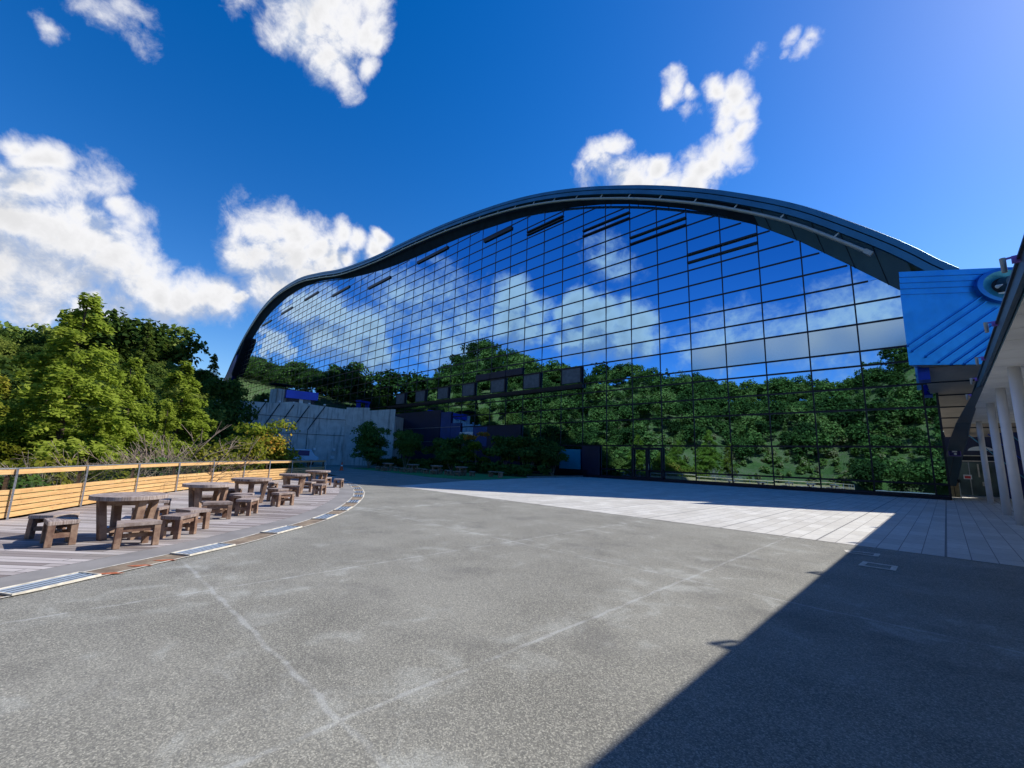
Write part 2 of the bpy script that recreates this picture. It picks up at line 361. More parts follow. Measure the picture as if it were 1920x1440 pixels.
W = bpy.data.worlds.new('World'); SC.world = W; W.use_nodes = True
wt = W.node_tree; wt.nodes.clear()
def wn(tree, typ, **kw):
    nd = tree.nodes.new('ShaderNode' + typ)
    for k, v in kw.items(): setattr(nd, k, v)
    return nd
def cloud_group():
    g = bpy.data.node_groups.new('cloud_density', 'ShaderNodeTree')
    g.interface.new_socket('Vector', in_out='INPUT', socket_type='NodeSocketVector')
    g.interface.new_socket('Value', in_out='OUTPUT', socket_type='NodeSocketFloat')
    gi = g.nodes.new('NodeGroupInput'); go = g.nodes.new('NodeGroupOutput')
    L = g.links.new
    n1 = wn(g, 'TexNoise'); n1.inputs['Scale'].default_value = 5.5; n1.inputs['Detail'].default_value = 7
    L(gi.outputs[0], n1.inputs['Vector'])
    sub = wn(g, 'VectorMath', operation='SUBTRACT'); L(n1.outputs['Color'], sub.inputs[0]); sub.inputs[1].default_value = (.5, .5, .5)
    mad = wn(g, 'VectorMath', operation='MULTIPLY_ADD'); L(sub.outputs[0], mad.inputs[0]); mad.inputs[1].default_value = (.125, .125, .125); L(gi.outputs[0], mad.inputs[2])
    acc = None
    for x, y, z, r, w in CLOUDS:
        d = wn(g, 'VectorMath', operation='DISTANCE'); L(mad.outputs[0], d.inputs[0]); d.inputs[1].default_value = (x, y, z)
        ma = wn(g, 'Math', operation='MULTIPLY_ADD'); L(d.outputs['Value'], ma.inputs[0]); ma.inputs[1].default_value = -w / (r * 1.12); ma.inputs[2].default_value = w * 1.06
        if acc is None: acc = ma.outputs[0]
        else:
            mx = wn(g, 'Math', operation='SMOOTH_MAX'); L(acc, mx.inputs[0]); L(ma.outputs[0], mx.inputs[1]); mx.inputs[2].default_value = .12; acc = mx.outputs[0]
    n2 = wn(g, 'TexNoise'); n2.inputs['Scale'].default_value = 15; n2.inputs['Detail'].default_value = 9; n2.inputs['Roughness'].default_value = .66; n2.inputs['Distortion'].default_value = .35
    L(gi.outputs[0], n2.inputs['Vector'])
    m2 = wn(g, 'Math', operation='MULTIPLY_ADD'); L(n2.outputs['Fac'], m2.inputs[0]); m2.inputs[1].default_value = 1.5; m2.inputs[2].default_value = -.75
    n3 = wn(g, 'TexNoise'); n3.inputs['Scale'].default_value = 52; n3.inputs['Detail'].default_value = 6; n3.inputs['Roughness'].default_value = .62; n3.inputs['Distortion'].default_value = .6
    L(gi.outputs[0], n3.inputs['Vector'])
    m3 = wn(g, 'Math', operation='MULTIPLY_ADD'); L(n3.outputs['Fac'], m3.inputs[0]); m3.inputs[1].default_value = .50; L(m2.outputs[0], m3.inputs[2])
    m4 = wn(g, 'Math', operation='ADD'); L(m3.outputs[0], m4.inputs[0]); m4.inputs[1].default_value = -.25
    ad = wn(g, 'Math', operation='ADD'); L(acc, ad.inputs[0]); L(m4.outputs[0], ad.inputs[1])
    L(ad.outputs[0], go.inputs[0]); return g
G_ = cloud_group(); L = wt.links.new
tc = wn(wt, 'TexCoord'); sky = wn(wt, 'TexSky'); sky.sky_type = 'NISHITA'; sky.sun_disc = False
sky.sun_elevation = math.asin(SUN.z); sky.sun_rotation = math.atan2(SUN.x, SUN.y); sky.altitude = 100; sky.air_density = 1.0; sky.dust_density = .22; sky.ozone_density = 2.2
hs = wn(wt, 'HueSaturation'); hs.inputs['Saturation'].default_value = SAT; hs.inputs['Hue'].default_value = HUE; L(sky.outputs[0], hs.inputs['Color'])
sk = wn(wt, 'VectorMath', operation='SCALE'); L(hs.outputs[0], sk.inputs[0]); sk.inputs['Scale'].default_value = SKYS
ga = wn(wt, 'Group'); ga.node_tree = G_; L(tc.outputs['Generated'], ga.inputs[0])
of = wn(wt, 'VectorMath', operation='ADD'); L(tc.outputs['Generated'], of.inputs[0]); of.inputs[1].default_value = tuple(SUN * .028 + Vector((0, 0, .022)))
gb = wn(wt, 'Group'); gb.node_tree = G_; L(of.outputs[0], gb.inputs[0])
al = wn(wt, 'MapRange', interpolation_type='SMOOTHSTEP'); L(ga.outputs[0], al.inputs[0])
for i, v in ((1, -.30), (2, .66), (3, 0), (4, 1)): al.inputs[i].default_value = v
lit = wn(wt, 'Math', operation='SUBTRACT'); L(ga.outputs[0], lit.inputs[0]); L(gb.outputs[0], lit.inputs[1])
lr = wn(wt, 'MapRange', interpolation_type='SMOOTHSTEP'); L(lit.outputs[0], lr.inputs[0])
for i, v in ((1, -.38), (2, .36), (3, 0), (4, 1)): lr.inputs[i].default_value = v
dk = wn(wt, 'MapRange', interpolation_type='SMOOTHSTEP'); L(ga.outputs[0], dk.inputs[0])
for i, v in ((1, .35), (2, 1.25), (3, 1.0), (4, .80)): dk.inputs[i].default_value = v
cc = wn(wt, 'Mix', data_type='RGBA'); L(lr.outputs[0], cc.inputs[0]); cc.inputs[6].default_value = (.46, .55, .74, 1); cc.inputs[7].default_value = (1.0, 1.0, 1.02, 1)
cd = wn(wt, 'VectorMath', operation='SCALE'); L(cc.outputs[2], cd.inputs[0]); L(dk.outputs[0], cd.inputs['Scale'])
cs = wn(wt, 'VectorMath', operation='SCALE'); L(cd.outputs[0], cs.inputs[0]); cs.inputs['Scale'].default_value = CLOUDS_LIGHT
fx = wn(wt, 'Mix', data_type='RGBA'); L(al.outputs[0], fx.inputs[0]); L(sk.outputs[0], fx.inputs[6]); L(cs.outputs[0], fx.inputs[7])
bg = wn(wt, 'Background'); L(fx.outputs[2], bg.inputs[0]); bg.inputs[1].default_value = 0.1
wo = wn(wt, 'OutputWorld'); L(bg.outputs[0], wo.inputs[0])
W.cycles.sampling_method = 'MANUAL'; W.cycles.sample_map_resolution = 512

# ------------------------------------------------------------------ ground
FENCE = [(-10.9, -40), (-10.8, -20), (-10.5, -12), (-10.6, -8), (-11.2, -5.2), (-12.4, -2.6), (-14, -.7), (-16, .42), (-18.1, 1.65), (-20, 2.95), (-21.9, 4.4), (-23.7, 6.0), (-25.4, 7.6), (-27.1, 9.3), (-28.8, 11.0), (-30.4, 12.6)]
OUTER = [(-7.2, -40), (-6.9, -20), (-6.75, -8), (-6.72, -3.5), (-6.85, -1.4), (-7.07, -.26), (-7.43, .38), (-7.98, 1.27), (-8.75, 2.45), (-9.4, 3.2), (-10.2, 4.15), (-11.4, 5.27), (-13.1, 6.52), (-15.6, 8.05), (-18.2, 9.35), (-21.2, 10.55), (-24.7, 11.6), (-27.8, 12.4), (-30.4, 13.0)]
fc = catmull(FENCE, 5); oc = catmull(OUTER, 6)
def resample(P, step):
    s = np.r_[0, np.cumsum(np.hypot(*np.diff(P, axis=0).T))]; n = int(s[-1] / step)
    t = np.linspace(0, s[-1], n + 1); return np.c_[np.interp(t, s, P[:, 0]), np.interp(t, s, P[:, 1])], t
oc, os_ = resample(oc, .25)
def offset(P, d):
    T = np.gradient(P, axis=0); T /= np.hypot(T[:, 0], T[:, 1])[:, None]
    return P + np.c_[-T[:, 1], T[:, 0]] * d
def z3(P, z): return [(p[0], p[1], z) for p in P]
inn = offset(oc, .42); dk_ = offset(oc, .98)
far = [(-30.4, 13.6), (-44, 15.5), (-70, 20), (-70, 34.6)]
plaza = [tuple(p) for p in fc] + far + [(-70, 60), (70, 60), (70, -40)]
def structure(o): return tag(o, kind='structure')
structure(MB().poly(z3(plaza, 0)).build('asphalt_plaza', M['asphalt']))
structure(MB().poly(z3([(-10.5 - 9.6, 12.02), (70, 12.02), (70, 60), (-30, 60), (-25.2, 35.9), (-24.6, 27), (-23.2, 19.6)], .006)).build('stone_paving', M['paving']))
structure(MB().poly(z3([(-46, 21.4), (-36, 20.6), (-27.2, 19.2), (-23.3, 20.0), (-24.8, 27.4), (-46, 28.6)], .012)).build('turf_lawn', M['turf']))
structure(MB().poly(z3([(-25.4, 27.6), (-62, 29.2), (-64, 35.9), (-25.6, 35.9)], .016)).build('planting_bed', M['terrain']))
structure(MB().prism([(-25.2, 27.5), (-25.0, 27.7), (-25.3, 35.8), (-25.5, 35.8)], .0, .12).build('bed_kerb', M['kerb']))
structure(MB().strip(z3(dk_, .012), z3([fc[int(i)] for i in np.linspace(0, len(fc) - 1, len(dk_))], .012)).build('deck', M['deck']))
structure(MB().strip(z3(inn, .010), z3(dk_, .010)).build('deck_border', M['kerb']))
structure(MB().strip(z3(offset(oc, .035), .009), z3(offset(oc, .385), .009)).build('tile_path', M['tile']))
structure(MB().strip(z3(oc, .013), z3(offset(oc, .035), .013)).strip(z3(offset(oc, .385), .013), z3(inn, .013)).build('path_edging', M['white_edge']))
for k, y in enumerate((-.05, .8, 2.05, 2.9)):
    pass
# drain gratings set along the tile path
i0 = int(np.argmin(np.hypot(oc[:, 0] + 7.42, oc[:, 1] - .22))); s0 = os_[i0]
gl = ['steel drain grating nearest the camera beside the deck', 'second steel drain grating along the curved tile path',
      'third steel drain grating along the curved tile path', 'fourth steel drain grating along the curved tile path',
      'fifth steel drain grating where the tile path starts to bend', 'sixth steel drain grating on the tile path bend']
for k in range(16):
    s = s0 + 1.92 * k
    if s > os_[-1] - 1: break
    i = int(np.searchsorted(os_, s)); a = oc[i]; b = oc[min(i + 1, len(oc) - 1)]
    rz = math.atan2(b[1] - a[1], b[0] - a[0]); c = offset(oc, .21)[i]
    g = empty('drain_grate', (c[0], c[1], .013), rz)
    tag(g, gl[k] if k < 6 else 'small far drain grating on the tile path towards the orange cone', 'drain grate', 'drain gratings along the tile path')
    MB().box((0, 0, .003), (.82, .33, .006)).build('pit', M['slot'], g)
    fr = MB()
    for yy in np.linspace(-.126, .126, 4): fr.box((0, yy, .008), (.80, .044, .004))
    fr.build('bars', M['grate'], g)
    MB().box((0, -.17, .010), (.84, .02, .018)).box((0, .17, .010), (.84, .02, .018)).box((-.415, 0, .010), (.02, .32, .018)).box((.415, 0, .010), (.02, .32, .018)).build('rim', M['white_edge'], g)
rl = ['rust red tile inlay next to the nearest drain grating', 'rust red tile inlay with a white spot on the path', 'rust red tile inlay before the second grating']
for k, (px, py) in enumerate(((-7.62, .62), (-7.88, .93), (-8.05, 1.22))):
    o = MB().poly([(-.17, 0, 0), (-.03, -.055, 0), (.15, 0, 0), (.02, .05, 0)]).build('tile_inlay', M['rust'])
    o.location = (px, py, .014); o.rotation_euler = (0, 0, R(58)); tag(o, rl[k], 'tile inlay', 'red inlays in the tile path')
# pale access covers in the asphalt
for P, lb in (([(-1.19, 10.09), (-.73, 10.09), (-.73, 9.62), (-1.21, 9.60)], 'square access cover with pale rim lying in the shade'),
              ([(-1.60, 11.12), (-1.05, 11.24), (-1.05, 10.86), (-1.52, 10.84)], 'pale access cover half in sun by the stone paving')):
    P = np.array(P); c = P.mean(0); Q = P - c
    g = empty('access_cover', (c[0], c[1], .004)); tag(g, lb, 'access cover', 'access covers in the asphalt')
    m = MB()
    for i in range(4):
        a, b = Q[i], Q[(i + 1) % 4]; m.poly([(a[0], a[1], .004), (b[0], b[1], .004), (b[0] * .68, b[1] * .68, .004), (a[0] * .68, a[1] * .68, .004)])
    m.build('rim', M['white_edge'], g)
    MB().poly([(q[0] * .68, q[1] * .68, .004) for q in Q]).build('lid', M['asphalt'], g)

# terrain beyond the fence
CX, CY = -15.0, 5.0
AZ = np.array([0, 135, 150, 165, 172, 179, 184, 188, 191, 196, 203, 214, 228, 236, 243, 249, 253, 259, 266, 271, 277, 290, 320, 360.])
HR = np.array([0, 2, 9, 13.0, 12.5, 11.5, 11.5, 12.5, 16, 26, 29, 31.5, 33, 33, 31, 26, 26.5, 29, 28, 31, 36, 34, 5, 0.])
poly_np = np.array(plaza)
def inside(x, y):
    r = np.zeros(x.shape, bool); j = len(poly_np) - 1
    for i in range(len(poly_np)):
        xi, yi = poly_np[i]; xj, yj = poly_np[j]
        c = ((yi > y) != (yj > y)) & (x < (xj - xi) * (y - yi) / (yj - yi + 1e-12) + xi); r ^= c; j = i
    return r
def pdist(x, y):
    d = np.full(x.shape, 1e9)
    P = np.array([tuple(p) for p in fc] + far)
    for a, b in zip(P[:-1], P[1:]):
        ab = b - a; t = np.clip(((x - a[0]) * ab[0] + (y - a[1]) * ab[1]) / (ab @ ab), 0, 1)
        d = np.minimum(d, np.hypot(x - a[0] - t * ab[0], y - a[1] - t * ab[1]))
    return d
def sm(t): t = np.clip(t, 0, 1); return t * t * (3 - 2 * t)
def height(x, y):
    x = np.asarray(x, float); y = np.asarray(y, float)
    rho = np.hypot(x - CX, y - CY); az = np.degrees(np.arctan2(y - CY, x - CX)) % 360
    H = np.interp(az, AZ, HR)
    z = H * np.clip((rho - 26) / 69, 0, 1) ** 1.5
    w = sm((189 - az) / 7) * sm((az - 158) / 8)
    zw = (np.interp(az, [0, 158, 166, 172, 179, 190, 360], [2.4, 3.4, 5.6, 5.8, 5.4, 5.2, 5.2]) * sm((rho - 22) / 26) + np.maximum(rho - 48, 0) * .168) * sm((31 - y) / 15)
    z = zw * w + (z + (np.clip(rho - 105, 0, 58) - .8 * np.maximum(rho - 175, 0)).clip(0) * np.interp(az, [0, 193, 199, 201.5, 204, 207, 213, 222, 360], [.03, .03, .15, .27, .41, .45, .28, .05, .03]) * (H > 10)) * (1 - w)
    z = z + (np.sin(x * .11 + 1) * np.cos(y * .13) * 1.3 + np.sin(x * .31) * np.sin(y * .27 + 2) * .5) * sm((rho - 35) / 30)
    d = pdist(x, y); z = z - 2.4 * sm(d / 7) * sm((60 - rho) / 25) - .3
    ins = inside(x, y) | ((y > 34) & (x > -185) & (y < 130)) | ((x > 3) & (rho < 80))
    return np.where(ins, -.35, z)
gx = np.concatenate([np.arange(-620, -130, 14.), np.arange(-130, 30, 3.0), np.arange(30, 400, 20.)])
gy = np.concatenate([np.arange(-420, -120, 14.), np.arange(-120, 60, 3.0), np.arange(60, 420, 20.)])
XX, YY = np.meshgrid(gx, gy); ZZ = height(XX, YY)
me = bpy.data.meshes.new('hill_terrain'); nx, ny = len(gx), len(gy)
vv = np.stack([XX, YY, ZZ], -1).reshape(-1, 3)
ff = [(j * nx + i, j * nx + i + 1, (j + 1) * nx + i + 1, (j + 1) * nx + i) for j in range(ny - 1) for i in range(nx - 1)]
me.from_pydata(vv.tolist(), [], ff); me.materials.append(M['terrain']); me.polygons.foreach_set('use_smooth', [True] * len(ff))
structure(link(bpy.data.objects.new('hill_terrain', me)))

# ------------------------------------------------------------------ deck fence
fb = offset(fc, -.02)
fence = empty('deck_fence', (-14, -.7, 0)); tag(fence, 'long curved fence of orange boards with glass strip and steel posts round the deck', 'fence')
Fp = Vector((-14, -.7, 0))
posts = [(-11.2, -5.2), (-12.4, -2.6), (-14, -.7), (-16, .42), (-18.1, 1.65), (-20, 2.95), (-21.9, 4.4), (-23.7, 6.0), (-25.4, 7.6), (-27.1, 9.3), (-28.8, 11.0), (-30.4, 12.6)]
posts = [(-10.8, -20), (-10.65, -16), (-10.5, -12), (-10.6, -8)] + posts
L3 = lambda p, z: Vector((p[0], p[1], z)) - Fp
for a, b in zip(posts[:-1], posts[1:]):
    a_, b_ = np.array(a), np.array(b); n = np.array([-(b_ - a_)[1], (b_ - a_)[0]]); n = n / np.hypot(*n)
    for k in range(5):
        z = .10 + k * .117
        MB().bar(L3(a, z), L3(b, z), .035, .097).build('board', M['board'], fence)
    MB().bar(L3(a, .985), L3(b, .985), .045, .10).build('top_board', M['board'], fence)
    MB().bar(L3(a, 1.055), L3(b, 1.055), .07, .022).build('handrail', M['steel'], fence)
    MB().bar(L3(a_ + n * .03, .785), L3(b_ + n * .03, .785), .008, .30).build('glass_strip', M['see'], fence)
for p in posts:
    q = np.array(p); MB().box(L3(q + (.03, .05), .52), (.035, .035, 1.06)).build('post', M['steel'], fence)
    MB().box(L3(q + (-.05, -.085), .5), (.10, .07, .98)).build('timber_post', M['darkwood'], fence)

# ------------------------------------------------------------------ tables and stools
def make_table():
    t = empty('round_table')
    pts = [(math.cos(2 * math.pi * i / 40) * .54, math.sin(2 * math.pi * i / 40) * .54) for i in range(40)]
    MB().prism(pts, .665, .735).build('table_top', M['wood_top'], t, bevel=.008)
    ap = MB()
    for k in range(4):
        a = math.pi / 2 * k + .785; ap.box((math.cos(a) * .265, math.sin(a) * .265, .615), (.045, .49, .09), a)
    ap.build('apron', M['wood'], t)
    for k in range(4):
        a = math.pi / 2 * k
        MB().bar((math.cos(a) * .30, math.sin(a) * .30, 0), (math.cos(a) * .40, math.sin(a) * .40, .664), .12, .10, (math.cos(a), math.sin(a), 0)).build('leg', M['wood'], t, bevel=.006)
    MB().bar((-.27, 0, .14), (.27, 0, .14), .05, .08).bar((0, -.27, .146), (0, .27, .146), .05, .08).build('stretcher', M['wood'], t)
    return t
def make_stool():
    s = empty('wooden_stool'); w0, w1, d = .22, .29, .185
    P = [(-w0, -d), (w0, -d), (w1, d), (-w1, d)]
    MB().prism(P, .325, .385).build('seat', M['wood_top'], s, bevel=.006)
    for sx in (-1, 1):
        for sy, w in ((-1, w0), (1, w1)):
            MB().bar((sx * (w - .045), sy * (d - .045), 0), (sx * (w - .05), sy * (d - .05), .324), .085, .085, (0, 1, 0)).build('leg', M['wood'], s, bevel=.004)
        MB().bar((sx * (w0 - .05), -d + .02, .16), (sx * (w1 - .05), d - .02, .16), .05, .07).build('side_stretcher', M['wood'], s)
    MB().bar((-w0 + .04, -d + .06, -.0 + .282), (w0 - .04, -d + .06, .282), .05, .08).bar((-w1 + .05, d - .06, .282), (w1 - .05, d - .06, .282), .05, .08).build('seat_rail', M['wood'], s)
    MB().bar((-w0 + .06, 0, .163), (w0 - .06, 0, .163), .05, .06).build('cross_stretcher', M['wood'], s)
    return s
T0, S0 = make_table(), make_stool(); usedT = usedS = False
def place(proto, used, x, y, rz, label, cat, group, z=.014, s=1.0):
    o = proto if not used else copy_tree(proto)
    o.location = (x, y, z); o.rotation_euler = (0, 0, rz); o.scale = (s, s, s); tag(o, label, cat, group); return o
NEAR = [(-10.42, .92, 'nearest'), (-13.0, 2.6, 'second'), (-15.1, 4.1, 'third'), (-17.7, 6.25, 'fourth'), (-20.8, 8.35, 'fifth')]
STO = {0: [(-10.28, .12, 'front left'), (-11.15, .05, 'rear left'), (-9.50, .98, 'front'), (-10.05, 1.62, 'right'), (-10.85, 1.95, 'rear right'), (-11.6, 1.35, 'back')],
       1: [(-12.05, 2.62, 'front'), (-12.5, 3.35, 'right'), (-13.4, 3.5, 'rear right'), (-13.95, 2.75, 'back'), (-13.05, 1.7, 'left')],
       2: [(-14.05, 3.65, 'front'), (-14.0, 4.65, 'right'), (-15.4, 4.95, 'rear right'), (-15.9, 3.8, 'back')],
       3: [(-16.75, 5.85, 'front'), (-17.05, 6.95, 'right'), (-18.4, 7.0, 'rear right'), (-18.6, 5.7, 'back')],
       4: [(-19.8, 8.0, 'front'), (-20.1, 9.05, 'right'), (-21.6, 9.0, 'back')]}
for i, (x, y, w) in enumerate(NEAR):
    place(T0, usedT, x, y, .35 + i * .5, 'round weathered wooden table, %s along the sunny deck from the camera' % w, 'table', 'round tables on the deck'); usedT = True
    for (sx, sy, pos) in STO[i]:
        place(S0, usedS, sx, sy, math.atan2(sy - y, sx - x) - math.pi / 2 + random.uniform(-.2, .2), 'wooden stool at the %s of the %s deck table' % (pos, w), 'stool', 'stools on the deck'); usedS = True
FAR = [(-38.2, 21.9, 'leftmost'), (-34.9, 22.6, 'second from left'), (-31.7, 22.9, 'second from right'), (-28.9, 23.4, 'rightmost')]
for i, (x, y, w) in enumerate(FAR):
    place(T0, True, x, y, i * .7, 'shaded round wooden table on green turf, %s of the four' % w, 'table', 'round tables on the turf', .016)
    for k, pos in enumerate(('front', 'right', 'back', 'left')):
        a = -.9 + k * math.pi / 2 + random.uniform(-.15, .15)
        place(S0, True, x + math.cos(a) * .95, y + math.sin(a) * .95, a - math.pi / 2, 'shaded stool at the %s of the %s table on the turf' % (pos, w), 'stool', 'stools on the turf', .016)
b = empty('park_bench', (-26.4, 25.0, .016), R(-12)); tag(b, 'backless plank bench in shade right of the tables on the turf', 'bench')
MB().box((0, -.12, .42), (1.9, .2, .05)).box((0, .12, .42), (1.9, .2, .05)).build('seat', M['wood_top'], b)
for sx in (-.75, .75): MB().box((sx, 0, .197), (.09, .4, .394)).build('leg', M['wood'], b)

# ------------------------------------------------------------------ glass museum hall
MUS = empty('museum_hall', (-60, 36, 0)); tag(MUS, 'huge museum hall with mirror glass wall under a wave shaped blue grey roof', 'building')
OFF = Vector((60, -36, 0))
def mpart(mb, name, mat, parent=None, **kw):
    mb.v = [(x + OFF.x, y + OFF.y, z) for x, y, z in mb.v]
    return mb.build(name, M[mat], parent or MUS, **kw)
TOP = [(14.85, 1.6), (8.48, 6.9), (4.88, 10.51), (1.52, 13.53), (-0.38, 15.64), (-2.84, 18.0), (-5.73, 20.51), (-9.17, 22.88), (-13.3, 25.34), (-19.44, 28.37), (-27.33, 31.47), (-35.81, 33.79), (-46.7, 35.59), (-57.88, 36.76), (-72.21, 37.82), (-86.18, 39.63), (-97.88, 42.17), (-111.84, 44.66), (-127.99, 45.2), (-141.61, 43.39), (-155.97, 38.33), (-165.84, 32.75), (-173.24, 27.25), (-180.41, 21.75)]
GLT = [(3, 8.6), (0, 11.9), (-1.1, 13.08), (-3.4, 15.43), (-6.09, 18.1), (-8.83, 20.43), (-11.57, 22.4), (-14.28, 24.1), (-19.91, 26.93), (-22.67, 28.09), (-28.16, 29.86), (-33.01, 31.07), (-38.68, 31.96), (-45.29, 32.84), (-50.33, 33.3), (-59.0, 33.8), (-69.61, 34.81), (-82.83, 36.95), (-93.85, 39.6), (-106.85, 41.9), (-121.71, 42.4), (-138.78, 40.2), (-152.62, 35.33), (-161.78, 30.6), (-168, 26.0), (-172, 22.0)]
tc_ = catmull(TOP, 6); gc_ = catmull(GLT, 6)
def topz(x): return np.interp(x, tc_[::-1, 0], tc_[::-1, 1])
def glz(x): return np.interp(x, gc_[::-1, 0], gc_[::-1, 1])
# glass panes, each its own slightly tilted sheet
XM = [0.0] + [-.54 - 2.782 * k for k in range(62)]
ZT = [.22, .87, 3.04, 5.41, 6.84, 8.32, 9.30, 11.16, 12.57, 14.0]
while ZT[-1] < 44: ZT.append(ZT[-1] + 1.42)
cam_p = np.array([0, 0, 1.6]); panes = []
def clip(poly, x0, g0, x1, g1):
    out = []; f = lambda p: g0 + (g1 - g0) * (p[0] - x0) / (x1 - x0) - p[1]
    for i in range(len(poly)):
        a, b = poly[i], poly[(i + 1) % len(poly)]; fa, fb_ = f(a), f(b)
        if fa >= 0: out.append(a)
        if (fa >= 0) != (fb_ >= 0):
            t = fa / (fa - fb_); out.append((a[0] + (b[0] - a[0]) * t, a[1] + (b[1] - a[1]) * t))
    return out
TILT = math.tan(R(1.05))
for i in range(len(XM) - 1):
    x1, x0 = XM[i], XM[i + 1]; g0, g1 = float(glz(x0)), float(glz(x1))
    for j in range(len(ZT) - 1):
        z0, z1 = ZT[j], ZT[j + 1]
        if z0 >= max(g0, g1): break
        P = clip([(x0, z0), (x1, z0), (x1, z1), (x0, z1)], x0, g0, x1, g1)
        if len(P) < 3: continue
        xc, zc = sum(p[0] for p in P) / len(P), sum(p[1] for p in P) / len(P)
        a, b = TILT + rng.normal(0, .0024), rng.normal(0, .0028)
        ver = [(p[0], 36 + a * (p[1] - zc) + b * (p[0] - xc), p[1]) for p in P]
        c = np.array([xc, 36, zc]); d = np.linalg.norm(c - cam_p); ar = (x1 - x0) * (z1 - z0) * 36 / d ** 3
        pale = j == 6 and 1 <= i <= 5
        panes.append((ar, ver, pale, zc < 40))
panes.sort(key=lambda t: -t[0])
rest = MB(); restp = MB()
for k, (ar, ver, pale, _) in enumerate(panes):
    if k < 99: mpart(MB().poly(ver), 'glass_pane', 'glass_pale' if pale else 'glass')
    else: (restp if pale else rest).poly(ver)
tag(mpart(rest, 'glass_panes', 'glass'), kind='stuff')
if restp.f: tag(mpart(restp, 'pale_panes', 'glass_pale'), kind='stuff')
for x in XM[1:]:
    mpart(MB().box((x, 36.02, float(glz(x)) / 2 + .1), (.085, .09, float(glz(x)) - .1)), 'mullion', 'frame')
for z in ZT:
    m = MB(); xs = [x for x in np.linspace(-172, 0, 345) if glz(x) > z + .05]
    if not xs: continue
    segs = []; s = xs[0]; p = xs[0]
    for x in xs[1:]:
        if x - p > .8: segs.append((s, p)); s = x
        p = x
    segs.append((s, p))
    for a, b in segs:
        if b - a > .6: m.box(((a + b) / 2, 36.015, z), (b - a, .08, .12))
    if m.f: mpart(m, 'transom', 'frame')
mpart(MB().box((-86, 35.86, .10), (172, .30, .22)), 'base_plinth', 'frame')
# door, openings and painted reflections at the foot of the glass
d = MB()
for x in (-20.0, -18.62, -17.24): d.box((x, 35.84, 1.46), (.16 if x != -18.62 else .22, .16, 2.5))
d.box((-18.62, 35.843, 2.80), (2.92, .15, .20)).box((-18.62, 35.843, .29), (2.92, .15, .14))
dr = mpart(d, 'door', 'frame')
h = MB().box((-18.83, 35.72, 1.2), (.03, .03, .5)).box((-18.41, 35.72, 1.2), (.03, .03, .5)); mpart(h, 'handle', 'steel', dr)
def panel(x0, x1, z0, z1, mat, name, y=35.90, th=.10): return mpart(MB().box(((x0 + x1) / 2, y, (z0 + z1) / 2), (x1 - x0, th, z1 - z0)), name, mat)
panel(-62.9, -49.35, .25, 7.9, 'navy', 'dark_panel_or_reflection', 35.83); panel(-49.2, -47.0, .25, 7.55, 'navy_pale', 'blue_reflection', 35.83); panel(-46.9, -44.9, .25, 5.95, 'navy_pale', 'blue_reflection', 35.83)  # dark and blue sheets painted as the concrete wall's reflection in the glass
panel(-42.2, -33.95, .25, 5.33, 'navy', 'dark_panel_or_reflection', 35.83); panel(-42.2, -39.6, 2.9, 5.28, 'navy_pale', 'blue_reflection', 35.79, .06)  # more sheets coloured as a dark structure mirrored in the glass
for z in (5.45, 3.5): mpart(MB().box((-53.9, 35.76, z), (18, .03, .045)), 'reflection_seam', 'steel')
w = panel(-45.0, -42.3, 2.6, 4.72, 'white', 'white_reflection', 35.83); mpart(MB().box((-43.6, 35.755, 4.15), (2.2, .03, .42)).box((-43.6, 35.755, 3.2), (2.2, .03, .9)), 'pane', 'blind', w)  # white sheet with grey insets painted as a reflection, no real window
t = panel(-28.3, -25.7, .72, 2.66, 'teal', 'teal_window', 35.80); mpart(MB().box((-27.0, 35.79, .48), (4.4, .1, .42)), 'sill', 'frame', t)
panel(-25.5, -23.5, .25, 2.98, 'navy', 'dark_panel_or_reflection', 35.82)
for k in range(9, 23, 2):
    x1, x0 = XM[k + 1], XM[k + 2]
    w = mpart(MB().box(((x0 + x1) / 2 + .02, 35.85, 10.25), (x1 - x0 - .42, .06, 1.55)), 'window', 'blind')
    mpart(MB().box((x0 + .17, 35.83, 10.2), (.05, .1, 1.6)).box(((x0 + x1) / 2, 35.83, 11.05), (x1 - x0 - .1, .1, .14)).box((x1 - .12, 35.83, 10.2), (.14, .1, 1.6)), 'frame', 'frame', w)
mpart(MB().box((-44.5, 35.80, 9.06), (38.2, .22, .42)).box((-44.5, 35.68, 9.02), (38.2, .03, .10)), 'sill_beam', 'frame')
for k in (12, 13, 14): panel(XM[k + 2] + .05, XM[k + 1] - .05, 11.25, 12.02, 'navy', 'dark_panel_or_reflection', 35.86)
for x0, x1, z0, z1 in ((-14.45, -8.89, 18.98, 19.72), (-20.0, -14.45, 22.62, 23.3), (-25.6, -20.0, 25.47, 26.08), (-33.9, -28.36, 28.62, 29.0)):
    mpart(MB().box(((x0 + x1) / 2, 35.90, z0), (x1 - x0, .16, .135)).box(((x0 + x1) / 2, 35.90, z1), (x1 - x0, .16, .135)), 'vent_slot', 'frame')
for x0, x1, z in ((-41.9, -36.6, 30.6), (-58.4, -50.2, 32.55), (-75.1, -66.9, 32.55), (-91.9, -83.5, 35.2), (-108.6, -100.3, 38.3), (-125.3, -117.0, 38.4), (-142, -133.8, 38.35)):
    mpart(MB().box(((x0 + x1) / 2, 35.89, z), (x1 - x0, .16, .44)), 'vent_slot', 'frame')
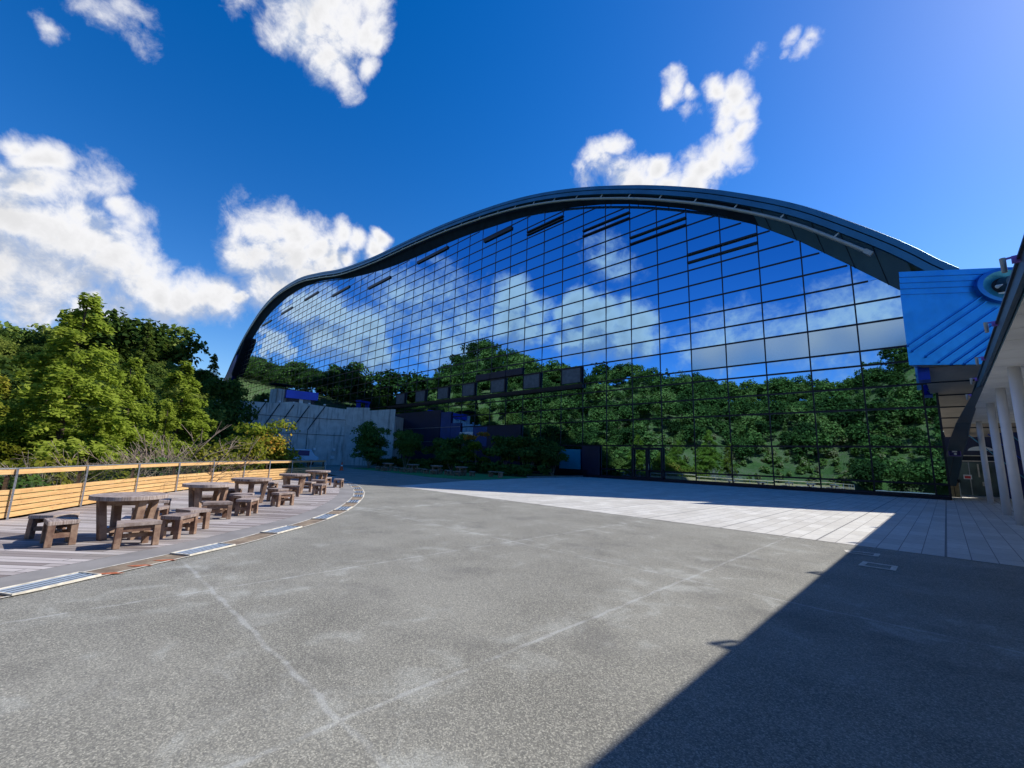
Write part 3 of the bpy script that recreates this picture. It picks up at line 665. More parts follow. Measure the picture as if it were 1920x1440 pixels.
# roof: shell, two fascia bands, soffit, pipe and brackets, slanting end leg
xs = np.concatenate([np.arange(1.7, -40, -.8), np.arange(-40, -180.3, -2.0)])
zt = topz(xs); tx = np.gradient(xs); tz = np.gradient(zt); ln = np.hypot(tx, tz); nx_, nz_ = tz / ln, -tx / ln   # outward (up) normal
def rowat(y, off): return [(xs[i] - nx_[i] * off * -1 * -1, y, zt[i] - nz_[i] * off) for i in range(len(xs))]
def rowat(y, off): return [(xs[i] - nx_[i] * off, y, zt[i] - nz_[i] * off) for i in range(len(xs))]
mpart(MB().strip(rowat(35.10, 0), rowat(114, 0)).strip(rowat(36.2, .5), rowat(114, .5)), 'roof', 'roof', smooth=True)
mpart(MB().strip(rowat(35.12, 0), rowat(35.0, .04)).strip(rowat(35.0, .04), rowat(35.0, .40)).strip(rowat(35.0, .40), rowat(35.10, .42)), 'upper_fascia', 'fascia')
mpart(MB().strip(rowat(35.16, .42), rowat(35.06, .46)).strip(rowat(35.06, .46), rowat(35.06, .86)).strip(rowat(35.06, .86), rowat(35.4, .88)), 'lower_fascia', 'fascia')
mpart(MB().strip(rowat(35.10, .41), rowat(35.16, .43)), 'fascia_seam', 'soffit_dark')
k_ = [i for i in range(len(xs)) if xs[i] <= .4 and xs[i] > -171]
A = [(xs[i] - nx_[i] * .80, 35.3, zt[i] - nz_[i] * .80) for i in k_]
Cg = [(xs[i], 36.03, float(glz(xs[i])) - .02) for i in k_]
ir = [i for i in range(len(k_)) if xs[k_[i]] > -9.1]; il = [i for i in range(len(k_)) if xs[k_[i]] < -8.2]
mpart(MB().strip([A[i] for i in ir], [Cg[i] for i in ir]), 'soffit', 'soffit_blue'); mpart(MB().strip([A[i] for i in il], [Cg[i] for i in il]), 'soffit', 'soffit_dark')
for x in (-1.3, -2.9, -4.6, -6.4, -8.2):
    q = min(range(len(k_)), key=lambda i: abs(xs[k_[i]] - x)); a, c = Vector(A[q]), Vector(Cg[q])
    mpart(MB().bar(a + Vector((0, -.02, -.02)), c + Vector((0, -.03, -.02)), .03, .02), 'soffit_joint', 'frame')
pp = MB(); rows = [(xs[i] - nx_[i] * 1.36, 35.0, zt[i] - nz_[i] * 1.36) for i in k_ if -163 < xs[i] < -1.5]
for a, b in zip(rows[:-1], rows[1:]): pp.tube(a, b, .13, n=10, caps=False)
mpart(pp, 'gutter_pipe', 'pipe', smooth=True)
mpart(MB().bar(Vector(rows[0]) + Vector((.35, 0, -.35)), rows[0], .28, .28), 'pipe_end', 'pipe')
last = 0
for i in k_:
    if -163 < xs[i] < -1.5 and abs(xs[i] - last) > 3.0:
        last = xs[i]; mpart(MB().bar((xs[i] - nx_[i] * 1.28, 35.0, zt[i] - nz_[i] * 1.28), (xs[i] - nx_[i] * .84, 35.2, zt[i] - nz_[i] * .84), .08, .10), 'pipe_bracket', 'pipe')
mpart(MB().bar((-153, 35.4, 36.2), (-163.5, 35.4, 25.6), 1.9, 1.1, (1, 0, 1)), 'end_beam', 'soffit_dark')
EL = [(-163.0, 32.4), (-181.8, 22.6), (-168.7, 22.2), (-162.4, 27.9)]
m = MB()
m.poly([(x, 35.0, z) for x, z in EL]).poly([(x, 35.8, z) for x, z in reversed(EL)])
for i in range(4):
    a, b = EL[i], EL[(i + 1) % 4]; m.poly([(a[0], 35.0, a[1]), (a[0], 35.8, a[1]), (b[0], 35.8, b[1]), (b[0], 35.0, b[1])])
mpart(m, 'end_leg', 'blue_dark')
mpart(MB().tube((-176, 35.4, 22.3), (-176, 35.4, 3), .45), 'drain_pipe', 'steel')
# rear and side walls close the hall
bw = MB()
for i in range(0, len(xs) - 1):
    if xs[i] <= 0: bw.poly([(xs[i], 113.8, 0), (xs[i + 1], 113.8, 0), (xs[i + 1], 113.8, zt[i + 1] - .5), (xs[i], 113.8, zt[i] - .5)])
mpart(bw, 'rear_wall', 'conc')

# ------------------------------------------------------------------ blue clad pavilion beside the glass
P0 = Vector((-.875, 31.3, 0)); tv = Vector((.831, .556, 0)).normalized(); nv = Vector((tv.y, -tv.x, 0))
BP = empty('blue_pavilion', tuple(P0)); tag(BP, 'raised blue metal clad volume with slanting seams and a round window beside the glass wall', 'building')
def bp(u, z, o=0.0): return tv * u + nv * o + Vector((0, 0, z))
def bwq(m, u0, u1, z0, z1, o0, o1): m.box((tv * ((u0 + u1) / 2) + nv * ((o0 + o1) / 2) + Vector((0, 0, (z0 + z1) / 2))), (u1 - u0, o1 - o0, z1 - z0), ax=(tv, nv, Vector((0, 0, 1))))
def bpoly(m, u0, z0, z1, o): return m.prism([tuple(tv * u0 + nv * o)[:2], tuple(tv * 12 + nv * o)[:2], (10.4, 11.0), (1.3, 6.2)], z0, z1)
m = MB(); bpoly(m, 0, 7.23, 11.22, 0); m.build('cladding', M['blue'], BP)
# upper band as four lapped boards, open around the round window
m = MB()
for k in range(4):
    z0 = 11.23 + k * .33; bpoly(m, 0, z0, z0 + .31, .02 + .025 * k)
m.build('upper_band', M['blue'], BP)
m = MB()
for k in range(4):
    z0 = 11.225 + k * .33; bpoly(m, -.005, z0 - .012, z0 + .012, .03 + .025 * k)
m.build('seam', M['blue_edge'], BP)
# slanting folded seams
for k in range(6):
    u0 = .05 + k * .57; zb = 8.35 - k * .31
    a = bp(u0 * .3 if k < 2 else u0 - .4, max(zb, 7.3), .02); bq = bp(a.dot(tv) + 3.8 - k * .11, max(zb, 7.3) + 2.75 - k * .05, .02)
    MB().bar(a, bq, .035, .045, tuple(nv)).build('seam', M['blue'], BP)
    MB().bar(a - Vector((0, 0, .10)) + nv * .01, bq - Vector((0, 0, .10)) + nv * .01, .05, .24, tuple(nv)).build('fold', M['blue'], BP)
# round window: oval ring, teal dish, grey drum
ring = MB(); cu, cz = 4.93, 11.48; N = 40
def ov(a, s, o): return bp(cu + math.cos(a) * 1.49 * s, cz + math.sin(a) * .97 * s, o)
for i in range(N):
    a, b_ = 2 * math.pi * i / N, 2 * math.pi * (i + 1) / N
    ring.poly([ov(a, 1, .30), ov(b_, 1, .30), ov(b_, .84, .32), ov(a, .84, .32)]).poly([ov(a, 1, 0), ov(b_, 1, 0), ov(b_, 1, .30), ov(a, 1, .30)])
r_ = ring.build('round_window', M['blue_edge'], BP)
di = MB()
for i in range(N):
    a, b_ = 2 * math.pi * i / N, 2 * math.pi * (i + 1) / N
    di.poly([ov(a, .84, .31), ov(b_, .84, .31), ov(b_, .50, .13), ov(a, .50, .13)])
di.build('dish', simple('teal_dish', (.03, .26, .42), .4, .5, .1, 1), r_)
di = MB(); di.poly([ov(2 * math.pi * i / N, .5, .135) for i in range(N)]); di.build('opening', M['slot'], r_)
MB().tube(bp(cu - .1, cz + .05, .14), bp(cu - .1, cz + .05, .62), .42, .34, 20).build('drum', M['strut'], r_, smooth=False)
MB().tube(bp(cu - .62, cz - .1, .3), bp(cu - .62, cz - .1, .62), .10, .02).box(tuple(bp(cu - .1, cz - .42, .3)), (.8, .2, .07)).build('fitting', M['white'], r_)
# underside, descending ceiling into the entrance hall and the short end beam
m = MB(); m.poly([bp(.35, 7.21, -.02), bp(12, 7.21, -.02), Vector((10.4, 8, 7.21)), Vector((1.3, 4.2, 7.21))]); m.build('underside', M['taupe'], BP)
cl = MB(); rows_ = []
for k in range(7):
    t = k / 6; y = 32.4 + 11.6 * t; z = 7.16 - 3.1 * t
    rows_.append([Vector((-.42 + .62 * t, y, z)) - P0, Vector((9, y + 1, z)) - P0])
for a, b_ in zip(rows_[:-1], rows_[1:]): cl.poly([a[0], a[1], b_[1], b_[0]])
cl.build('sloped_ceiling', M['taupe'], BP)
for r2 in rows_[1:6]: MB().bar(r2[0] + Vector((0, 0, -.02)), r2[1] + Vector((0, 0, -.02)), .12, .06).build('ceiling_gap', M['slot'], BP)
MB().box(Vector((-.36, 33.0, 6.86)) - P0, (.48, 1.2, .66)).build('end_beam', M['blue_dark'], BP)
MB().box(Vector((.05, 36.0, 3.7)) - P0, (.11, .16, 7.4)).build('corner_post', M['frame'], BP)

# ------------------------------------------------------------------ entrance canopy on white columns
CA = empty('entrance_canopy', (1.1, 20, 0)); tag(CA, 'long flat entrance canopy with grey soffit and dark edge on white columns', 'canopy')
O2 = Vector((1.1, 20, 0))
def cp(mb, name, mat, parent=None, **kw):
    mb.v = [(x - O2.x, y - O2.y, z - O2.z) for x, y, z in mb.v]; return mb.build(name, M[mat], parent or CA, **kw)
cp(MB().box((5.6, -1, 4.555), (8.9, 76, .25)), 'roof_slab', 'roof')
yy = -39.0; sf = MB()
while yy < 36.5:
    sf.box((5.6, yy + .545, 4.42), (8.86, 1.075, .02)); yy += 1.1
cp(sf, 'soffit', 'grey_panel')
cp(MB().box((1.10, -1, 4.57), (.07, 76.1, .24)), 'edge_fascia', 'strut')
cp(MB().box((1.055, -1, 4.70), (.05, 76.1, .035)), 'edge_trim', 'frame')
for y in (35.2, 26.2, 21.6, 17.4, 12.9, 8.4, 3.9):
    if y > 14: cp(MB().tube((1.55, y, .0), (1.55, y, 4.42), .125, n=24), 'column', 'white_col', smooth=True)
for y in (37.0, 25.5, 21.1, 17.3, 13.3, 9.35, 5.4, 1.45):
    s = cp(MB().box((1.03, y, 4.70), (.09, .07, .10)).bar((1.0, y, 4.74), (.90, y, 4.73), .025, .025), 'lamp_bracket', 'sign_violet')
    cp(MB().tube((.90, y, 4.75), (.90, y, 4.53), .036, .030, 12), 'spot_lamp', 'pipe', s)
cp(MB().poly([(1.25, 36.95, 4.40), (9.9, 36.95, 4.40), (9.9, 36.95, 4.62), (1.25, 36.95, 4.62)]), 'end_fascia', 'strut')
# leaning wedge shaped strut
ST = empty('leaning_strut', (.1, 41, 0)); tag(ST, 'dark slate leaning wedge strut rising from the ground to the canopy edge', 'strut')
secs = [((-.05, 41, 0), (.20, 41, 0)), ((.02, 39.6, 1.25), (.48, 39.6, 1.25)), ((.06, 38, 2.5), (.75, 38, 2.5)), ((.32, 35.6, 3.4), (1.0, 35.6, 3.4)), ((.62, 33, 4.18), (1.14, 33, 4.18)), ((.86, 27, 4.42), (1.16, 27, 4.42)), ((1.0, 21, 4.42), (1.12, 21, 4.42))]
m = MB(); o3 = Vector((.1, 41, 0))
Lf = [Vector(a) - o3 for a, b_ in secs]; Rf = [Vector(b_) - o3 for a, b_ in secs]; bk = Vector((.06, .5, .02))
m.strip(Lf, Rf).strip([p + bk for p in Lf], [p + bk for p in Rf]).strip(Lf, [p + bk for p in Lf]).strip(Rf, [p + bk for p in Rf])
m.build('blade', M['strut'], ST)
m = MB(); m.bar(Vector((.12, 39.5, 1.25)) - o3, Vector((.42, 37.9, 2.5)) - o3, .02, .02); m.build('joint', M['frame'], ST)
# entrance hall behind
EH = empty('entrance_hall', (2, 45, 0)); tag(EH, 'shaded glazed entrance hall with cream door headers behind the strut', 'building')
def ep(mb, name, mat, parent=None, **kw):
    mb.v = [(x - 2, y - 45, z) for x, y, z in mb.v]; return mb.build(name, M[mat], parent or EH, **kw)
ep(MB().box((6, 46.6, 2.3), (12, .2, 4.6)), 'back_wall', 'navy'); ep(MB().box((12.1, 20, 2.3), (.2, 54, 4.6)), 'side_wall', 'conc')
for x0, x1 in ((.35, 1.15), (1.2, 2.0), (2.05, 2.85), (2.9, 3.7)): ep(MB().box(((x0 + x1) / 2, 45.0, 1.17), (x1 - x0, .03, 2.3)), 'glass_door', 'hall')
ep(MB().box((2.4, 44.95, 2.40), (4.6, .12, .07)), 'header', 'cream'); ep(MB().box((2.4, 44.95, 2.78), (4.6, .12, .05)), 'header', 'cream'); ep(MB().box((2.4, 45.0, 2.6), (4.6, .08, .3)), 'transom_panel', 'slot')
for x in (1.175, 2.025, 2.875): ep(MB().box((x, 44.96, 1.17), (.05, .06, 2.3)), 'door_frame', 'steel')
ep(MB().box((1.62, 44.9, 1.75), (.08, .05, .9)).box((1.88, 44.9, 1.3), (.05, .05, 1.2)).box((1.9, 44.9, .85), (.35, .04, .28)), 'notice_strip', 'cream')
ar = MB(); pts = [(1.85 + math.cos(a) * .62, 44.6, 3.12 + math.sin(a) * .30) for a in np.linspace(0, math.pi, 17)]
ar.poly(pts); ep(ar, 'arched_light', 'grey_panel')
sw = MB().box((6.2, 43.6, 2.18), (7.6, .25, 4.36)); wall = ep(sw, 'striped_wall', 'stripe_navy')
for k in range(9):
    u = 2.2 + k * .95; ep(MB().bar((u - .9, 43.44, 4.2), (u + 1.7, 43.44, .9), .05, .28, (0, 1, 0)), 'stripe', 'blue_dark' if k % 2 else 'stripe_teal', wall)

# ------------------------------------------------------------------ concrete wing wall with small roof structures
WW = empty('concrete_wall', (-57, 24, 0)); tag(WW, 'stained curved concrete retaining wall with slanting ribs in the shade below the glass', 'wall')
O4 = Vector((-57, 24, 0))
def wp(mb, name, mat, parent=None, **kw):
    mb.v = [(x - O4.x, y - O4.y, z) for x, y, z in mb.v]; return mb.build(name, M[mat], parent or WW, **kw)
def wall(path, tops, name, bat=0.0):
    P = [np.array(p, float) for p in path]; T = np.gradient(np.array(P), axis=0); T /= np.hypot(T[:, 0], T[:, 1])[:, None]; Nn = np.c_[-T[:, 1], T[:, 0]] * -1
    bot = [(p[0] + n[0] * bat, p[1] + n[1] * bat, -1.2) for p, n in zip(P, Nn)]; top = [(p[0], p[1], z) for p, z in zip(P, tops)]
    tb = [(p[0] - n[0] * .5, p[1] - n[1] * .5, z) for p, n, z in zip(P, Nn, tops)]; bb = [(a[0], a[1], -1.2) for a in tb]
    m = MB().strip(bot, top).strip(top, tb).strip(tb, bb)
    m.poly([bot[0], top[0], tb[0], bb[0]]).poly([bot[-1], top[-1], tb[-1], bb[-1]])
    return wp(m, name, 'conc')
cv = catmull([(-63.5, 6.5), (-61.2, 12.2), (-60.1, 15.1), (-59.4, 17.6), (-58.6, 20.2), (-57.6, 23.1), (-56.6, 25.6)], 5)
wall(cv, np.interp(np.linspace(0, 1, len(cv)), [0, .5, .62, .82, 1], [7.4, 7.5, 7.85, 7.55, 7.35]), 'curved_face', .5)
wall([(-56.6, 25.62), (-55.25, 28.25)], [7.6, 7.75], 'wing'); wall([(-55.3, 28.1), (-53.9, 30.9), (-53.7, 31.3)], [7.35, 7.75, 7.75], 'wing')
wp(MB().box((-57.2, 33.4, 3.3), (6.8, .4, 7.6), R(128)), 'wing', 'conc')
for k in range(5):
    i = 13 + k * 3; p, q = cv[min(i, len(cv) - 1)], cv[max(i - 3, 0)]
    z0 = 7.6; wp(MB().bar((p[0] + .16, p[1] - .05, z0 - .15), (q[0] + .62, q[1] - .12, 4.35), .10, .10), 'rib', 'slot')
    wp(MB().bar((q[0] + .62, q[1] - .12, 4.3), (q[0] + .86, q[1] - .14, 0.2), .05, .06), 'rib', 'slot')
    wp(MB().box((p[0] - .1, p[1], z0 + .16), (.22, .22, .16)), 'rib_cap', 'white')
for z in (5.9, 3.8):
    for a, b in zip(cv[6:-1], cv[7:]):
        t = (7.5 - z) / 8.7 * .5; wp(MB().bar((a[0] + t + .04, a[1] - .02, z), (b[0] + t + .04, b[1] - .02, z), .04, .05), 'joint', 'slot')
for x, y in ((-57.4, 22.2), (-56.9, 24.5)): wp(MB().box((x + .62, y - .2, 1.95), (.3, .3, .3)), 'wall_lamp', 'white')
wp(MB().box((-56.45, 24.3, .95), (.06, .62, .42), R(20)), 'notice_board', 'white')
t = empty('chimney_tower', (-64.5, 19.6, 0)); tag(t, 'grey corrugated concrete shaft standing on the wall', 'shaft')
m = MB(); m.box((0, 0, 4.9), (1.7, 1.75, 10.0), R(20)); m.build('shaft', M['conc'], t)
for k in range(5): MB().box((.92 - .02 * k, -.66 + k * .33, 8.8), (.06, .09, 2.2), R(20)).build('rib', M['kerb'], t)
MB().box((0, 0, 10.55), (2.4, 2.5, .08), R(20)).box((0, .6, 10.2), (.08, .08, .7)).box((0, -.6, 10.2), (.08, .08, .7)).build('cap', M['soffit_dark'], t)
b = empty('roof_kiosk', (-63.8, 22.2, 0)); tag(b, 'bright blue roofed kiosk with pale glass box beside the concrete shaft', 'kiosk')
MB().prism([(-1.5, -2.3), (.6, -2.2), (1.0, .2), (1.3, 1.8), (-1.2, 2.1)], 8.75, 9.85).build('roof', M['blue_dark'], b)
MB().prism([(-1.2, -1.9), (.4, -1.9), (.75, .1), (.9, 1.5), (-1.0, 1.8)], 0, 8.75).build('body', M['navy'], b)
MB().box((.78, .55, 8.3), (.2, .9, .85), R(-12)).build('window', M['blind'], b); MB().box((.62, -.2, 8.3), (.2, .5, .9), R(-12)).build('door', M['white'], b)
p = empty('blue_portal', (-60.2, 29.6, 0), R(20)); tag(p, 'small blue frame portal above the right end of the concrete wall', 'portal')
MB().box((0, -.8, 4.5), (.6, .25, 8.6)).box((0, .95, 4.6), (.6, .25, 8.8)).build('post', M['blue_dark'], p); MB().box((0, .07, 9.06), (.7, 2.2, .26)).build('lintel', M['blue_dark'], p)

# ------------------------------------------------------------------ parked van, cone, signs, boards
v = empty('parked_van', (-54.3, 19.3, 0), R(74)); tag(v, 'pale blue van parked in shade before the concrete wall', 'van')
m = MB(); prof = [(-2.1, .35), (2.1, .35), (2.15, .95), (1.75, 1.15), (1.25, 1.85), (-2.05, 1.9)]
m.v = [(x, -.82, z) for x, z in prof] + [(x, .82, z) for x, z in prof]; n = len(prof)
m.f = [tuple(range(n)), tuple(reversed(range(n, 2 * n)))] + [(i, n + i, n + (i + 1) % n, (i + 1) % n) for i in range(n)]
m.build('body', M['van'], v, bevel=.05)
MB().box((-.35, -.83, 1.42), (2.9, .03, .6)).box((-.35, .83, 1.42), (2.9, .03, .6)).box((-2.09, 0, 1.42), (.03, 1.4, .55)).poly([(1.73, -.7, 1.2), (1.73, .7, 1.2), (1.30, .66, 1.80), (1.30, -.66, 1.80)]).build('window', M['sign_navy'], v)
for sx in (-1.35, 1.35):
    for sy in (-.8, .8): MB().tube((sx, sy - .1, .33), (sx, sy + .1, .33), .33, n=20).build('wheel', M['black'], v)
for sy in (-.6, .6): MB().box((2.13, sy, .8), (.06, .3, .16)).build('headlight', M['white'], v)
c = empty('traffic_cone', (-39.4, 17.9, 0)); tag(c, 'orange traffic cone standing on the shaded road by the shrubs', 'traffic cone')
MB().tube((0, 0, .03), (0, 0, .74), .15, .035, 20).build('body', M['orange'], c, smooth=False); MB().box((0, 0, .016), (.38, .38, .03)).build('base', M['orange'], c); MB().tube((0, 0, .38), (0, 0, .50), .096, .075, 20, False).build('stripe', M['white'], c)
s = empty('square_sign', (.47, 37.12, 2.80), R(4)); tag(s, 'square navy sign with white square and dot on the leaning strut', 'sign')
MB().box((0, 0, 0), (.52, .03, .52)).build('panel', M['sign_violet'], s); MB().box((0, -.02, 0), (.46, .02, .46)).build('face', M['sign_navy'], s)
MB().box((.0, -.034, .06), (.21, .012, .19)).build('square_mark', M['white'], s); MB().tube((.02, -.028, -.135), (.02, -.044, -.135), .065, n=20).build('dot_mark', M['white'], s)
s = empty('red_notice', (1.02, 43.7, 1.30)); tag(s, 'white framed red notice hung on the entrance glass', 'sign')
MB().box((0, 0, 0), (.40, .02, .30)).build('panel', M['white'], s)
MB().box((0, -.016, -.02), (.29, .012, .17)).build('red_field', M['red'], s)
q = empty('wooden_board', (.30, 40.2, 0)); tag(q, 'rounded tan board leaning at the foot of the dark strut', 'board')
m = MB(); pts = [(-.14, 0, .02), (.2, 0, .02), (.2, 0, .92), (.02, 0, .95)] + [(-.14 - .12 * math.sin(t), 0, .48 + .40 * math.cos(t)) for t in np.linspace(.2, 2.9, 8)]
m.poly([(x, 0, z) for x, y, z in pts]).poly([(x, .05, z) for x, y, z in reversed(pts)])
for i in range(len(pts)):
    a, b_ = pts[i], pts[(i + 1) % len(pts)]; m.poly([(a[0], 0, a[2]), (a[0], .05, a[2]), (b_[0], .05, b_[2]), (b_[0], 0, b_[2])])
m.build('board', M['tan'], q)
MB().bar((-.02, -.02, .02), (-.04, -.02, .92), .035, .03).build('strap', M['black'], q)
q = empty('stand_post', (.52, 39.6, 0)); tag(q, 'slim post stand with dark head and round base beside the tan board', 'stand')
MB().tube((0, 0, .03), (0, 0, .95), .022).build('pole', M['steel'], q); MB().box((0, 0, 1.05), (.14, .12, .2)).build('head', M['black'], q); MB().tube((0, 0, 0), (0, 0, .03), .15, n=20).build('base', M['white'], q)

# ------------------------------------------------------------------ vegetation
def rot_tan(n):
    r = rng.normal(size=n.shape); t = np.cross(n, r); t /= np.linalg.norm(t, axis=1)[:, None] + 1e-9; return t, np.cross(n, t)
def leaf_quads(c, n, size, aspect=1.0):
    n = n / (np.linalg.norm(n, axis=1)[:, None] + 1e-9); t, b = rot_tan(n)
    s = size[:, None] if hasattr(size, 'shape') else size
    t = t * s; b = b * s * aspect
    return np.stack([c - t * .5, c + b * .42 - t * .05, c + t * .5, c - b * .42 + t * .08], 1)
def unit(n):
    v_ = rng.normal(size=(n, 3)); return v_ / np.linalg.norm(v_, axis=1)[:, None]
def broad(h, r, n, leaf, nb=18, base=.25, flat=.8):
    """rounded crown of many leafy clumps -> quads, tint, clump centres"""
    cz = h * (base + (1 - base) / 2); hz = h * (1 - base) / 2
    u = unit(nb); cc = u * np.array([r * .66, r * .66, hz * .68]) * rng.uniform(.55, 1.05, (nb, 1)) + np.array([0, 0, cz])
    br = rng.uniform(.30, .50, nb) * r; tb = rng.uniform(.15, .85, nb)
    k = rng.integers(0, nb, n); d = unit(n); d[:, 2] = np.where(d[:, 2] < -.3, -d[:, 2], d[:, 2])
    rad = br[k] * rng.uniform(.45, 1.12, n) ** .6
    # break the shell into sprays
    w = np.sin(d * 7.3 + tb[k][:, None] * 20).sum(1); rad = rad * (1 + .10 * w)
    p = cc[k] + d * rad[:, None] * np.array([1, 1, flat])
    nn = d + np.array([0, 0, .45]) + rng.normal(0, .55, (n, 3))
    return leaf_quads(p, nn, leaf * rng.uniform(.6, 1.35, n)), np.clip(tb[k] * .7 + rng.normal(.15, .17, n), 0, 1), cc
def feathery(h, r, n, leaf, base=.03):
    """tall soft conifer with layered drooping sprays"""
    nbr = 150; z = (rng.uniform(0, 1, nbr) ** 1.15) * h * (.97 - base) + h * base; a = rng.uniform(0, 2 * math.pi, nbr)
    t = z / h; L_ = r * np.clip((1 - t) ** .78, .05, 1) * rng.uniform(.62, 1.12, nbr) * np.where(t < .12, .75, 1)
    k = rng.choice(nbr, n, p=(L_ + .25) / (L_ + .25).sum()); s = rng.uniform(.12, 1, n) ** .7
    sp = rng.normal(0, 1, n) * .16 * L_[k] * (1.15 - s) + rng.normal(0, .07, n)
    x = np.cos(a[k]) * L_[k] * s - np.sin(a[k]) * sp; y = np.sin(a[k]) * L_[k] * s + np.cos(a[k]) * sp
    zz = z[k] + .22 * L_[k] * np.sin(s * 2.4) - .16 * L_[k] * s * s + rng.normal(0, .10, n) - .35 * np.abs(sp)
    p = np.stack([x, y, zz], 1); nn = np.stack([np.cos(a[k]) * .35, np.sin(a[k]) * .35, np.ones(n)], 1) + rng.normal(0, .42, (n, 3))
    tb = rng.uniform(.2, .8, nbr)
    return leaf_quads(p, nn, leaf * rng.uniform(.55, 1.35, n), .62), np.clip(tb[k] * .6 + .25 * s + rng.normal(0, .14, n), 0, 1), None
def pads(h, r, n, leaf, npad=16):
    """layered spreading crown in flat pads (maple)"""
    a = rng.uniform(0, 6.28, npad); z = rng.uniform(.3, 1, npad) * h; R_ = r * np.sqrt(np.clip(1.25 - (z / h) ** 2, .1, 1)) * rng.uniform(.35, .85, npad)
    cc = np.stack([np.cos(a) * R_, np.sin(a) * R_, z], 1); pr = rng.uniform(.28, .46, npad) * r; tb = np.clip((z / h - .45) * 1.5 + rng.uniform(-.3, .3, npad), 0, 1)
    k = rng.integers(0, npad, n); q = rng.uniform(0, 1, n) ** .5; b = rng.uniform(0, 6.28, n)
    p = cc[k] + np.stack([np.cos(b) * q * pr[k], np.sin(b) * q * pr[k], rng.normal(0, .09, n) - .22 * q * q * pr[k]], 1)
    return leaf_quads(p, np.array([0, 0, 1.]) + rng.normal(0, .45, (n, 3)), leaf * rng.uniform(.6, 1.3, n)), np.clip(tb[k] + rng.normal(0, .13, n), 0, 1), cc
def trunk_mb(h, r0, cc=None, nl=7, lean=.05, mb=None):
    m = mb or MB(); p = Vector((0, 0, -.4)); pts = [p]
    for i in range(1, 6): pts.append(Vector((rng.normal(0, lean) * h * .3, rng.normal(0, lean) * h * .3, h * i / 5)))
    for i in range(5): m.tube(pts[i], pts[i + 1], r0 * (1 - i * .17), r0 * (1 - (i + 1) * .17), 8, False)
    if cc is not None:
        for c in cc[:nl]:
            s = pts[min(4, max(1, int(c[2] / h * 3)))]; mid = (s + Vector(c)) / 2 + Vector((0, 0, .08 * h))
            m.tube(s, mid, r0 * .42, r0 * .25, 6, False).tube(mid, Vector(c), r0 * .25, r0 * .08, 6, False)
    return m
G1 = mat_leaf('leaf_bright', [(0, (.17, .22, .03)), (.45, (.30, .38, .05)), (1, (.45, .50, .09))], .56)
G2 = mat_leaf('leaf_dark', [(0, (.038, .066, .018)), (.5, (.085, .135, .03)), (1, (.17, .21, .045))], .38)
G3 = mat_leaf('leaf_olive', [(0, (.075, .105, .022)), (.5, (.16, .20, .04)), (1, (.27, .29, .065))], .4)
G4 = mat_leaf('leaf_yellow', [(0, (.10, .12, .016)), (.5, (.22, .23, .03)), (1, (.36, .28, .045))], .40)
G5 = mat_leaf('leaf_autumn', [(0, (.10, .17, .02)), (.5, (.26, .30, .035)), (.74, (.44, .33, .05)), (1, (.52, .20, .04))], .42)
G6 = mat_leaf('leaf_shrub', [(0, (.035, .08, .025)), (.5, (.08, .15, .035)), (1, (.16, .24, .05))], .3)
def tree_proto(name, gen, mat, trunk_h, trunk_r, nl=7):
    V, tn, cc = gen
    root = empty(name)
    cr = link(bpy.data.objects.new('crown', quad_mesh('crown', V, mat, tn)), root)
    trunk_mb(trunk_h, trunk_r, cc, nl).build('trunk', M['bark'], root, smooth=True)
    return root
class Stock:
    """first call hands out the tree itself, later calls its copies"""
    def __init__(s, root): s.r = root; s.used = False
    def put(s, loc, sc, label, cat, group, name=None):
        o = s.r if not s.used else copy_tree(s.r); s.used = True
        o.location = loc; o.rotation_euler = (0, 0, random.uniform(0, 6.28)); o.scale = sc if isinstance(sc, tuple) else (sc, sc, sc)
        return tag(o, label, cat, group)
NEARG = 'bright trees beyond the deck fence'
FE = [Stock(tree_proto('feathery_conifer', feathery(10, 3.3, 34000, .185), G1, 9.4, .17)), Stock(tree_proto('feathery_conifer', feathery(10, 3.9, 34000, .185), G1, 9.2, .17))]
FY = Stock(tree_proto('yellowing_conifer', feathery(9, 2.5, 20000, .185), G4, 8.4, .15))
def gz(x, y): return float(height(np.array([x]), np.array([y]))[0])
for st, x, y, top, w, lb in ((FE[0], -27.2, -.2, 8.6, 1.1, 'tall bright green feathery conifer, the highest behind the deck fence'),
                             (FE[1], -31.0, 1.9, 6.5, 1.0, 'bright feathery conifer just right of the tallest one'),
                             (FE[0], -36.5, 4.9, 7.6, 1.25, 'wide olive green feathery conifer standing before the shaded dark tree'),
                             (FE[1], -29.5, -4.0, 6.9, 1.1, 'bright feathery conifer left of the tallest one'),
                             (FE[0], -33.2, -1.2, 6.2, 1.1, 'bright feathery conifer half hidden behind the tallest one'),
                             (FE[1], -33.0, 3.9, 4.4, 1.0, 'low bright feathery conifer above the bare shrubs'),
                             (FE[0], -26.2, .8, 2.6, 1.4, 'short bright young conifer right behind the fence glass'),
                             (FE[1], -24.6, -3.4, 3.6, 1.2, 'young feathery conifer at the far left behind the fence'),
                             (FY, -25.0, -2.9, 6.4, 1.0, 'yellowing conifer at the left edge behind the fence')):
    z = gz(x, y) - .3; s = (top - z) / (9 if st is FY else 10)
    st.put((x, y, z), (s * w, s * w, s), lb, 'tree', NEARG)
V_, t_, c_ = broad(9, 4.2, 9000, .30, 26); BD = Stock(tree_proto('evergreen_tree', (V_, t_, c_), G2, 6, .22))
B2 = [Stock(tree_proto('broadleaf_tree', broad(9, 4.0, 9000, .30, 22), G2, 6, .2)), Stock(tree_proto('broadleaf_tree', broad(8, 4.4, 9000, .30, 26), G3, 5, .2)), Stock(tree_proto('broadleaf_tree', broad(10, 3.6, 9000, .30, 24), G3, 7, .2))]
